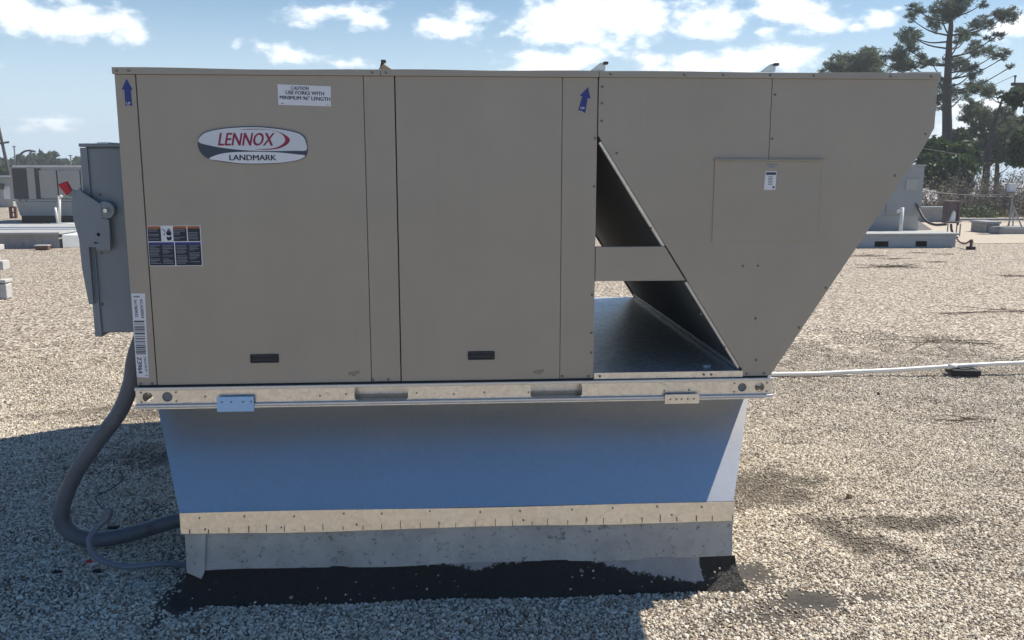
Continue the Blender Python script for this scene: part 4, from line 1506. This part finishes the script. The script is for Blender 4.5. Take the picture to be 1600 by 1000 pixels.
# low platform in front of it
Yb = 15.0
a0, a1 = at(1322, 388, Yb), at(1494, 367, Yb)
pf = empty('low_platform', ((a0[0] + a1[0]) / 2, Yb + .8, 0), 'low pale blue platform with two dark openings right of the tan unit', 'platform')
hz = a1[2]
op = [rect(at(1366, 388, Yb)[0], at(1388, 388, Yb)[0], .02, hz * .52), rect(at(1430, 388, Yb)[0], at(1448, 388, Yb)[0], .02, hz * .52)]
plate('front_board', rect(a0[0], a1[0], .0, hz * .62), op, Yb, Yb + .03, 'far_blue', pf)
B(a0[0], a1[0], Yb - .012, Yb + .03, hz * .625, hz - .004).build('front_board', 'far_blue', pf, .006)
B(a0[0], a0[0] + .03, Yb + .031, Yb + .55, 0, hz - .004).build('side_board', 'far_blue', pf)
B(a1[0] - .03, a1[0], Yb + .031, Yb + .55, 0, hz - .004).build('side_board', 'far_blue', pf)
B(a0[0] - .06, a1[0] + .05, Yb - .06, Yb + .62, hz, hz + .04).build('deck', 'cover', pf, .006)
B(a0[0] + .1, a1[0] - .1, Yb + .50, Yb + .52, .0, hz - .01).build('dark_backing', 'black', pf)  # black sheet set behind the openings to make them dark
v0, v1 = at(1410, 324, Yb + 2.6), at(1410, 361, Yb + 2.6)
vp = empty('vent_pipe', (v0[0], Yb + 2.6, 0), 'white upright pipe with side stub behind the low platform', 'pipe')
MB().tube([(v0[0], Yb + 2.6, 0), tuple(v0)], .042, 10).build('riser', 'pvc', vp, smooth=True)
MB().tube([(v0[0], Yb + 2.6, v0[2] - .08), (v0[0] - .08, Yb + 2.6, v0[2] - .08), (v0[0] - .12, Yb + 2.6, v0[2] - .12)], .034, 8).build('stub', 'pvc', vp, smooth=True)
MB().tube([(v0[0], Yb + 2.55, .15), (v0[0] + .9, Yb + 2.55, .13)], .034, 8).build('foot_pipe', 'pvc', vp, smooth=True)

# switch cabinet on legs
Ys = 18.0
s0, s1 = at(1480.5, 349, Ys), at(1502, 316, Ys)
sc_ = empty('switch_cabinet', ((s0[0] + s1[0]) / 2, Ys, 0), 'rusty electrical cabinet on legs with a white cone shaped cover, right background', 'switch cabinet')
B(s0[0], s1[0], Ys, Ys + .28, s0[2], s1[2]).build('cabinet', 'rust', sc_, .008)
B(s0[0] - .04, s1[0] + .03, Ys - .06, Ys + .32, s1[2] + .002, s1[2] + .03).build('roof', 'rust', sc_)
w0, w1 = at(1483, 347, Ys - .03), at(1493, 329, Ys - .03)
MB().prism([(w0[0], w0[2]), (w1[0], w0[2]), (w1[0], w1[2] - .05), ((w0[0] + w1[0]) / 2 + .02, w1[2]), (w0[0] + .05, w1[2] - .08)], Ys - .06, Ys - .002).build('cover', 'far_white', sc_)
PX(1496, 1501, 319, 352, Ys - .05, .048).build('conduit_box', 'rust', sc_)
for px in (1481.5, 1495.5, 1501):
    PX(px - .9, px + .9, 349.5, 371, Ys + .02, .06).build('leg', 'steel_far', sc_)
PX(1479, 1503, 345.5, 347.2, Ys - .075, .01).build('cross_rail', 'steel_far', sc_)
MB().tube(smooth_path([tuple(at(1486, 350, Ys - .05)), tuple(at(1487, 360, Ys - .1)), tuple(at(1491, 368, Ys - .2)), tuple(at(1496, 372, Ys - .6))], 5), .03, 8).build('cable', 'wire', sc_, smooth=True)

# post with sagging chain
Yk = 14.5
k0, k1 = at(1516.5, 374, Yk), at(1516.5, 391.5, Yk)
ps = empty('chain_post', (k1[0], Yk, 0), 'short brown post on a dark block holding a sagging cable beside the platform', 'post')
B(k1[0] - .07, k1[0] + .07, Yk - .07, Yk + .07, 0, .065).build('foot_block', 'rubber', ps, .01)
B(k1[0] - .022, k1[0] + .022, Yk - .022, Yk + .022, .0655, k0[2]).build('post', 'timber', ps, .004)
B(k1[0] - .03, k1[0] + .03, Yk - .03, Yk + .03, k0[2] - .07, k0[2] - .04).build('clamp', 'dark_steel', ps)
MB().tube(smooth_path([tuple(at(1495, 373, Yb + .2)), tuple(at(1501, 379, Yb)), tuple(at(1508, 380.5, Yk + .2)), tuple(at(1516, 376, Yk))], 6), .018, 6).build('cable', 'timber', ps, smooth=True)

# blocks and the tripod at the right edge
Yx = 19.1
a0, a1 = at(1540, 365, Yx), at(1563, 346, Yx)
cb = empty('concrete_block', ((a0[0] + a1[0]) / 2, Yx + .3, 0), 'grey square concrete curb left of the tripod, right background', 'curb')
B(a0[0], a1[0], Yx, Yx + .7, 0, a1[2] - .06).build('body', 'concrete', cb, .015)
B(a0[0] - .03, a1[0] + .02, Yx - .03, Yx + .73, a1[2] - .058, a1[2]).build('cap', 'far_grey', cb, .008)
Yx2 = 18.6
a0, a1 = at(1561, 367, Yx2), at(1640, 356, Yx2)
sl = empty('concrete_slab', ((a0[0] + a1[0]) / 2, Yx2 + .3, 0), 'long low concrete slab under the tripod at the right edge', 'slab')
B(a0[0], a1[0], Yx2, Yx2 + .75, 0, a1[2]).build('body', 'concrete', sl, .015)
B(a0[0] + .03, a1[0] - .03, Yx2 + .03, Yx2 + .72, a1[2] + .002, a1[2] + .02).build('top_coat', 'concrete', sl)
zt_ = a1[2] + .022
t0, t1 = at(1583, 300, Yx2 + .35), at(1583, 326, Yx2 + .35)
tp = empty('antenna_tripod', (t0[0], Yx2 + .35, zt_), 'white square box on a grey tripod mast at the right edge', 'antenna')
MB().tube([(t0[0] - .03, Yx2 + .35, zt_ + .02), (t0[0], Yx2 + .35, t0[2])], .02, 8).build('mast', 'steel_far', tp)
for px, dy in ((1575.5, .02), (1587, -.25), (1593, .28)):
    q = at(px, 355, Yx2 + .35)
    MB().tube([(t1[0], Yx2 + .35, t1[2] + .05), (q[0], Yx2 + .35 + dy, zt_)], .018, 8).build('leg', 'steel_far', tp)
PX(1568, 1600, 300.5, 302, Yx2 + .2, .3).build('plate', 'rust', tp)
PX(1577, 1589, 286.5, 300, Yx2 + .28, .12).build('box', 'far_white', tp, .006)
q = gY(1562, 366)
lump('paint_pot', 1563, 366, .07, .07, .07, 'white_blocks', 'small pale lump in front of the square concrete curb', 'lump', 9)

# pale bare strip of roof at the right and its raised edge
a = gY(1450, 384)
ms = B(13.0, 40, 15.9, 23.4, .004, .008).build('membrane_strip', 'light_membrane')
ms['kind'] = 'structure'
ed = B(9, 59, 24.6, 25.0, .001, .06).build('roof_edge', 'concrete')
ed['kind'] = 'structure'
lot = B(25, 300, 70, 420, -5.19, -5.15).build('parking_lot', 'asphalt')
lot['kind'] = 'structure'
q0, q1 = at(1448, 346, 24.0), at(1481, 323, 24.0)
pw = empty('low_wall', ((q0[0] + q1[0]) / 2, 24, 0), 'grey low wall between the blue grey unit and the switch cabinet', 'wall')
B(q0[0] - 4, q1[0] + .3, 24.0, 24.3, 0, q1[2] - .07).build('wall', 'concrete', pw)
B(q0[0] - 4.03, q1[0] + .35, 23.96, 24.34, q1[2] - .068, q1[2]).build('coping', 'far_grey', pw)


# ------------------------------------------------------------------ trees
def tri_mesh(name, V, mat, parent, per):
    """V: (n, per, 3) loose polygons"""
    n = len(V)
    me = bpy.data.meshes.new(name)
    org = V.reshape(-1, 3).mean(0)
    me.vertices.add(n * per)
    me.vertices.foreach_set('co', (V.reshape(-1, 3) - org).astype(np.float32).ravel())
    me.loops.add(n * per)
    me.loops.foreach_set('vertex_index', np.arange(n * per, dtype=np.int32))
    me.polygons.add(n)
    me.polygons.foreach_set('loop_start', np.arange(0, n * per, per, dtype=np.int32))
    me.update(calc_edges=True)
    me.materials.append(MT[mat])
    return link(name, me, tuple(org), parent)


def unit_vecs(n):
    v = rng.normal(size=(n, 3))
    return v / np.linalg.norm(v, axis=1, keepdims=True)


def needles(centres, length, width, per):
    n = len(centres) * per
    c = np.repeat(centres, per, 0)
    d = unit_vecs(n)
    d[:, 2] = d[:, 2] * .8 + .25
    L_ = length * rng.uniform(.6, 1.15, (n, 1))
    side = np.cross(d, unit_vecs(n))
    side /= np.linalg.norm(side, axis=1, keepdims=True) + 1e-9
    tip = c + d * L_
    mid = c + d * L_ * .45
    return np.stack([c, mid + side * width, tip, mid - side * width], 1)


def leaves(centres, size):
    n = len(centres)
    a = unit_vecs(n) * size * rng.uniform(.6, 1.2, (n, 1))
    b_ = np.cross(a, unit_vecs(n))
    b_ = b_ / (np.linalg.norm(b_, axis=1, keepdims=True) + 1e-9) * size * .5
    return np.stack([centres - a, centres + b_, centres + a, centres - b_], 1)


def blob_tree(name, label, Y, trunk, blobs, kind, mat, dens, size, spread, group=None, base=None, rad=(.28, .06), cat='tree', limbs=True):
    """trunk and foliage clumps surveyed from the photograph at distance Y; every clump gets a depth of its own"""
    s = F_PX / (Y - CAM[1])
    tw = [at(x, y, Y) for x, y in trunk]
    if base is not None:
        tw = [np.array((tw[0][0], Y, base))] + tw
    root = empty(name, tuple(tw[0]), label, cat, group)
    mb = MB()
    rs = list(np.linspace(rad[0], rad[1], len(tw)))
    tp_ = smooth_path(tw, 4)
    mb.tube(tp_, list(np.interp(np.linspace(0, 1, len(tp_)), np.linspace(0, 1, len(rs)), rs)), 8)
    pts = []
    for (x, y, rx, ry) in blobs:
        c = at(x, y, Y) + np.array((0, rng.uniform(-1, 1) * spread, 0))
        wx, wz = rx / s, ry / s
        n = max(4, int(dens * rx * ry))
        # clumps cluster round a few twig ends inside the blob
        k = max(5, n // (9 if kind == 'needle' else 9))
        cen = unit_vecs(k) * rng.uniform(.35, 1, (k, 1)) ** .6
        q = cen[rng.integers(0, k, n)] * rng.uniform(.7, 1.12, (n, 1)) + rng.normal(0, .17 if kind == 'needle' else .12, (n, 3))
        pts.append(c + q * np.array((wx, (wx + wz) * .6, wz)))
        if limbs:
            zs = [t[2] for t in tp_]
            zt = min(max(c[2] - abs(c[0] - tp_[len(tp_) // 2][0]) * .35 - .2, zs[0]), zs[-1] - .05)
            i = int(np.argmin([abs(z - zt) for z in zs]))
            a_ = np.array(tp_[i])
            mid = (a_ + c) / 2 + np.array((0, 0, -.08 * np.linalg.norm(c - a_)))
            r0 = max(.016, rad[0] * .15)
            mb.tube(smooth_path([a_, mid, c], 3), list(np.linspace(r0, r0 * .35, 7)), 5)
            for e in range(3):
                q2 = c + cen[e % k] * np.array((wx, wx, wz)) * .8
                mb.tube([tuple(mid * .3 + c * .7), tuple((c + q2) / 2), tuple(q2)], [r0 * .4, r0 * .25, r0 * .12], 4)
    mb.build('trunk', 'bark', root)
    P = np.concatenate(pts)
    V = needles(P, size, size * .085, 9) if kind == 'needle' else leaves(P, size)
    tri_mesh('crown', V, mat, root, 4)
    return root


def z2(lst, ox=1400, oy=0, k=3.846):
    return [(ox + a / k, oy + b_ / k, c / k, d / k) for a, b_, c, d in lst]


pine = [(250, 60, 110, 60), (370, 40, 70, 50), (480, 40, 38, 22), (120, 90, 70, 45), (230, 110, 90, 45), (320, 100, 50, 60), (300, 10, 120, 40), (180, 30, 60, 40), (90, 110, 40, 30),
        (110, 190, 70, 35), (200, 190, 80, 45), (60, 290, 75, 38), (10, 330, 70, 40), (150, 290, 60, 35), (60, 400, 70, 36), (-40, 300, 60, 35), (240, 350, 60, 45), (200, 250, 50, 22), (130, 400, 50, 22),
        (420, 170, 85, 45), (520, 140, 75, 45), (600, 170, 65, 35), (590, 230, 50, 20), (470, 220, 55, 25), (400, 270, 60, 25), (470, 130, 50, 30),
        (440, 320, 90, 38), (380, 370, 70, 45), (520, 370, 60, 35), (590, 360, 28, 16), (540, 430, 28, 14), (420, 420, 60, 22), (480, 350, 60, 35),
        (350, 480, 45, 30), (400, 520, 70, 38), (370, 590, 80, 45), (280, 470, 45, 50), (420, 570, 50, 35), (390, 640, 40, 18), (270, 600, 28, 60), (340, 540, 60, 40)]
zc2 = lambda l: [(1400 + a / 3.846, b_ / 3.846) for a, b_ in l]
blob_tree('pine_tree', 'tallest pine with bare lower trunk rising behind the right end of the unit', 42.0, zc2([(308, 1000), (308, 850), (306, 600), (312, 440), (320, 250), (330, 130), (300, 20)]), z2(pine), 'needle', 'pine', .85, .17, 3.0,
          base=-5.2, rad=(.34, .07))
pine2 = [(500, 560, 45, 50), (560, 520, 35, 38), (640, 570, 65, 40), (700, 540, 40, 28), (600, 650, 85, 50), (520, 680, 75, 55), (560, 740, 90, 45), (660, 700, 70, 45), (740, 660, 60, 35), (755, 570, 35, 30), (700, 780, 80, 45),
         (490, 620, 35, 30), (470, 700, 35, 25), (620, 600, 60, 45), (560, 800, 70, 35), (780, 700, 60, 40)]
blob_tree('pine_tree', 'thin grey green leaning pine at the right picture edge', 36.0, zc2([(545, 1000), (560, 880), (600, 720), (640, 590)]), z2(pine2), 'needle', 'pine_grey', .85, .17, 1.6, base=-5.2, rad=(.2, .04))
blob_tree('pine_tree', 'pine crown showing above the top edge of the unit left of the tallest pine', 50.0, [(1345, 240), (1343, 130), (1340, 90)],
          [(1345, 92, 22, 14), (1322, 96, 20, 12), (1372, 96, 20, 14), (1300, 106, 22, 8), (1288, 112, 16, 5), (1392, 106, 16, 12), (1335, 108, 26, 10), (1365, 112, 26, 8)], 'needle', 'pine_grey', 1.2, .24, 1.8, base=-5.2, rad=(.3, .06))
blob_tree('broadleaf_tree', 'dark broadleaf tree at the foot of the tallest pine', 34.0, [(1470, 330), (1472, 280), (1475, 240)],
          [(1462, 232, 26, 18), (1490, 240, 24, 18), (1450, 255, 22, 18), (1475, 262, 28, 20), (1500, 262, 20, 18), (1462, 282, 26, 16), (1490, 288, 24, 14), (1440, 270, 20, 20)], 'leaf', 'leaf', 3.2, .16, 1.2, base=-5.2, rad=(.2, .05))
blob_tree('broadleaf_tree', 'green tree between the two pines', 44.0, [(1502, 330), (1502, 240), (1500, 215)],
          [(1500, 212, 15, 12), (1512, 224, 18, 14), (1490, 220, 14, 14), (1525, 245, 22, 18), (1500, 240, 20, 14)], 'leaf', 'leaf_dark', 3.0, .2, 1.2, base=-5.2, rad=(.2, .05))
blob_tree('broadleaf_tree', 'bushy grey green tree under the leaning pine', 39.0, [(1555, 330), (1558, 260), (1560, 230)],
          [(1545, 226, 22, 13), (1575, 220, 24, 17), (1600, 222, 24, 18), (1535, 244, 18, 10), (1565, 240, 24, 12), (1610, 245, 24, 16), (1575, 200, 20, 12), (1600, 196, 22, 14)], 'leaf', 'pine_grey', 2.6, .17, 1.6, base=-5.2, rad=(.2, .05))
blob_tree('broadleaf_tree', 'tall tree cut by the right picture edge', 30.0, [(1625, 380), (1622, 260), (1618, 170)],
          [(1605, 150, 18, 14), (1615, 175, 26, 18), (1610, 290, 18, 22), (1615, 320, 16, 22), (1620, 230, 22, 30)], 'leaf', 'leaf_dark', 3.0, .16, 1.0, base=-5.2, rad=(.14, .04))


def scrub(name, label, Y, px0, px1, ytop, ybot, n, mat, seed, leaf=0):
    """a dry bush: many fine crooked stems, some leaves"""
    r = random.Random(seed)
    a, b_ = at(px0, ybot, Y), at(px1, ytop, Y)
    root = empty(name, ((a[0] + b_[0]) / 2, Y, a[2]), label, 'bush', 'dry scrub along the roof edge')
    mb = MB()
    W, H = b_[0] - a[0], b_[2] - a[2]
    tips = []
    for _ in range(n):
        x, z = a[0] + W * (.5 + r.gauss(0, .22)), a[2]
        y = Y + r.gauss(0, .5)
        p = Vector((x, y, z))
        d = Vector((r.gauss(0, .55), r.gauss(0, .3), 1)).normalized()
        L_ = H * r.uniform(.4, 1.05) / 5
        pts_ = [tuple(p)]
        for i in range(5):
            d = (d + Vector((r.gauss(0, .35), r.gauss(0, .25), r.gauss(-.05, .25)))).normalized()
            p = p + d * L_
            pts_.append(tuple(p))
            tips.append(tuple(p))
        w = r.uniform(.010, .022)
        mb.tube(pts_, [w, w * .9, w * .75, w * .6, w * .45, w * .25], 3, cap=False)
        for br in range(3):
            q = Vector(pts_[r.randint(1, 4)])
            dd = Vector((r.gauss(0, 1), r.gauss(0, .6), r.gauss(.2, .7))).normalized()
            mb.tube([tuple(q), tuple(q + dd * L_ * .7), tuple(q + dd * L_ * 1.2 + Vector((r.gauss(0, .08), 0, r.gauss(-.05, .1))))], [w * .5, w * .35, w * .15], 3, cap=False)
    mb.build('stems', 'brush', root)
    if leaf:
        T = np.array(tips)
        C_ = T[rng.integers(0, len(T), leaf)] + rng.normal(0, .16, (leaf, 3))
        tri_mesh('leaves', leaves(C_, .055), mat, root, 4)
    return root


scrub('scrub_bush', 'tangled dry brush behind the blue grey unit and low wall', 28.5, 1425, 1500, 268, 352, 150, 'scrub', 51, 1500)
scrub('scrub_bush', 'brown dry brush behind the switch cabinet', 29.5, 1475, 1560, 255, 352, 170, 'scrub', 52, 1700)
scrub('scrub_bush', 'tall brown brush between switch cabinet and tripod', 31.0, 1515, 1590, 238, 350, 170, 'scrub', 53, 3200)
scrub('scrub_bush', 'dry brush behind the tripod at the right edge', 28.0, 1550, 1625, 262, 352, 160, 'scrub', 54, 1800)
scrub('scrub_bush', 'low dark green bush beside the square concrete curb', 26.6, 1500, 1542, 324, 350, 50, 'leaf_dark', 55, 3000)
scrub('scrub_bush', 'low bush right behind the tripod legs', 26.8, 1545, 1605, 318, 352, 70, 'scrub', 56, 900)

# far tree line on the left
far = [(-15, 252, 24, 10, 118), (22, 252, 13, 9, 122), (45, 250, 12, 11, 115), (58, 254, 12, 7, 125), (72, 247, 10, 11, 112), (84, 253, 12, 7, 124), (98, 254, 11, 7, 119), (112, 251, 12, 9, 121), (128, 253, 14, 8, 117)]
names = ['far tree at the left picture edge behind the leaning pole', 'far tree just right of the leaning pole', 'far rounded tree behind the street lamp', 'far low tree right of the street lamp',
         'far tallest tree with ragged top in the left tree line', 'far low tree right of the ragged one', 'far low tree above the pale grey unit', 'far tree beside the thin mast', 'far tree next to the disconnect box']
for (px, py, rx, ry, Y), nm in zip(far, names):
    bl = [(px + rng.uniform(-.5, .5) * rx, py + rng.uniform(-.5, .6) * ry, rx * rng.uniform(.4, .7), ry * rng.uniform(.4, .7)) for _ in range(5)] + [(px, py + 6, rx, ry * .6), (px, py + 14, rx * 1.2, ry * .8)]
    blob_tree('tree', nm, Y, [(px, py + 15), (px, py)], bl, 'leaf', 'leaf_dark', 3.6, .35, 2.0, group='trees along the far left', base=-5.2, rad=(.3, .08))
hg = [(-10, 268), (8, 266), (26, 268)]
for (px, py), nm in zip(hg, ('far hedge at the left picture edge', 'far hedge below the leaning pole', 'far hedge left of the pale grey unit')):
    blob_tree('hedge', nm, 75.0, [(px, py + 12), (px, py)], [(px, py, 12, 7), (px - 6, py + 4, 10, 6), (px + 6, py + 5, 10, 6)], 'leaf', 'leaf', 4.5, .25, 1.5, base=-5.2, rad=(.15, .05), cat='hedge')

# poles, lamp and wires
Yp = 70.0
lp = empty('utility_pole', tuple(at(15, 276, Yp)), 'dark leaning utility pole at the left picture edge', 'utility pole')
b0 = at(24, 330, Yp)
MB().tube([(b0[0], Yp, -5.2), tuple(at(15, 276, Yp)), tuple(at(0, 208, Yp)), tuple(at(-6, 180, Yp))], [.15, .14, .11, .10], 8).build('shaft', 'wood_pole', lp)
MB().tube([tuple(at(-14, 226, Yp)), tuple(at(14, 222, Yp))], .08, 6).build('crossarm', 'wood_pole', lp)
Yl = 58.0
sl_ = empty('street_lamp', tuple(at(26, 262, Yl)), 'grey street lamp with a curved arm above the pale grey unit', 'street lamp')
MB().tube([(at(26, 262, Yl)[0], Yl, -5.2), tuple(at(26, 262, Yl)), tuple(at(26.5, 247, Yl))], [.12, .09, .08], 8).build('pole', 'lamp_dark', sl_)
MB().tube(smooth_path([tuple(at(26.5, 247, Yl)), tuple(at(33, 240, Yl)), tuple(at(40, 236, Yl)), tuple(at(47, 235, Yl))], 4), .07, 6).build('arm', 'lamp_dark', sl_, smooth=True)
h0 = at(51, 236, Yl)
MB().hexa([(h0[0] - .18, Yl - .12, h0[2] - .04), (h0[0] + .18, Yl - .1, h0[2] - .09), (h0[0] + .16, Yl - .1, h0[2] + .03), (h0[0] - .18, Yl - .1, h0[2] + .09)],
          [(h0[0] - .18, Yl + .12, h0[2] - .04), (h0[0] + .18, Yl + .1, h0[2] - .09), (h0[0] + .16, Yl + .1, h0[2] + .03), (h0[0] - .18, Yl + .1, h0[2] + .09)]).build('lamp_head', 'lamp_dark', sl_, .02)
Ym = 80.0
for px, top_, lab_ in ((110, 242, 'thin far mast behind the tree line near the disconnect box'), (22, 228, 'thin far mast left of the street lamp')):
    m0 = at(px, 265, Ym)
    mm = empty('mast', tuple(m0), lab_, 'mast')
    MB().tube([(m0[0], Ym, -5.2), tuple(at(px, top_, Ym))], .06, 6).build('shaft', 'steel_far', mm)
    MB().tube([tuple(at(px - 3, top_ + 1, Ym)), tuple(at(px + 3, top_ + 1, Ym))], .04, 5).build('crossarm', 'steel_far', mm)
Yu = 34.0
up_ = empty('utility_pole', tuple(at(1632, 300, Yu)), 'utility pole with a crossarm reaching in at the right edge', 'utility pole')
m0 = at(1632, 300, Yu)
MB().tube([(m0[0], Yu, -5.2), tuple(m0), tuple(at(1632, 105, Yu))], [.16, .14, .11], 8).build('shaft', 'wood_pole', up_)
PX(1581.5, 1660, 129.5, 134, Yu - .16, .1).build('crossarm', 'wood_pole', up_)
i0 = at(1585.5, 129, Yu - .11)
MB().tube([(i0[0], i0[1], i0[2]), (i0[0], i0[1], i0[2] + .22), (i0[0], i0[1], i0[2] + .24), (i0[0], i0[1], i0[2] + .30)], [.03, .03, .06, .05], 8).build('insulator', 'dark_steel', up_)
for k, (pA, pB, Ya, Ye, lab_) in enumerate([((1585.5, 118, ), (1500, 150), Yu - .11, 55, 'thin overhead wire from the crossarm running left'), ((1660, 255), (1440, 232), 33, 33, 'thin dark cable crossing the trees at the right'),
                                            ((1640, 306), (1440, 298), 27.5, 27.5, 'upper thin cable in front of the dry brush'), ((1640, 299), (1440, 300.5), 27.2, 27.2, 'lower thin cable in front of the dry brush')]):
    A_, B_ = at(*pA, Ya), at(*pB, Ye)
    mid = (A_ + B_) / 2 - np.array((0, 0, .12))
    w = MB().tube(smooth_path([A_, mid, B_], 6), .012 if k == 0 else .014, 5).build('overhead_wire', 'wire')
    tag(w, lab_, 'wire')

# ------------------------------------------------------------------ hazy air
hb = B(-430, 430, -330, 490, -6.4, 22.0).build('haze', 'dark_gap')
hb['kind'] = 'stuff'
tag(hb, 'thin pale haze that softens the distance', 'haze')
hm_ = bpy.data.materials.new('haze')
hm_.use_nodes = True
hn = hm_.node_tree
hn.nodes.clear()
ho = hn.nodes.new('ShaderNodeOutputMaterial')
pv = hn.nodes.new('ShaderNodeVolumePrincipled')
pv.inputs['Color'].default_value = (.86, .92, 1.0, 1)
pv.inputs['Density'].default_value = .0015
pv.inputs['Anisotropy'].default_value = .1
hn.links.new(pv.outputs[0], ho.inputs['Volume'])
hb.data.materials.clear()
hb.data.materials.append(hm_)
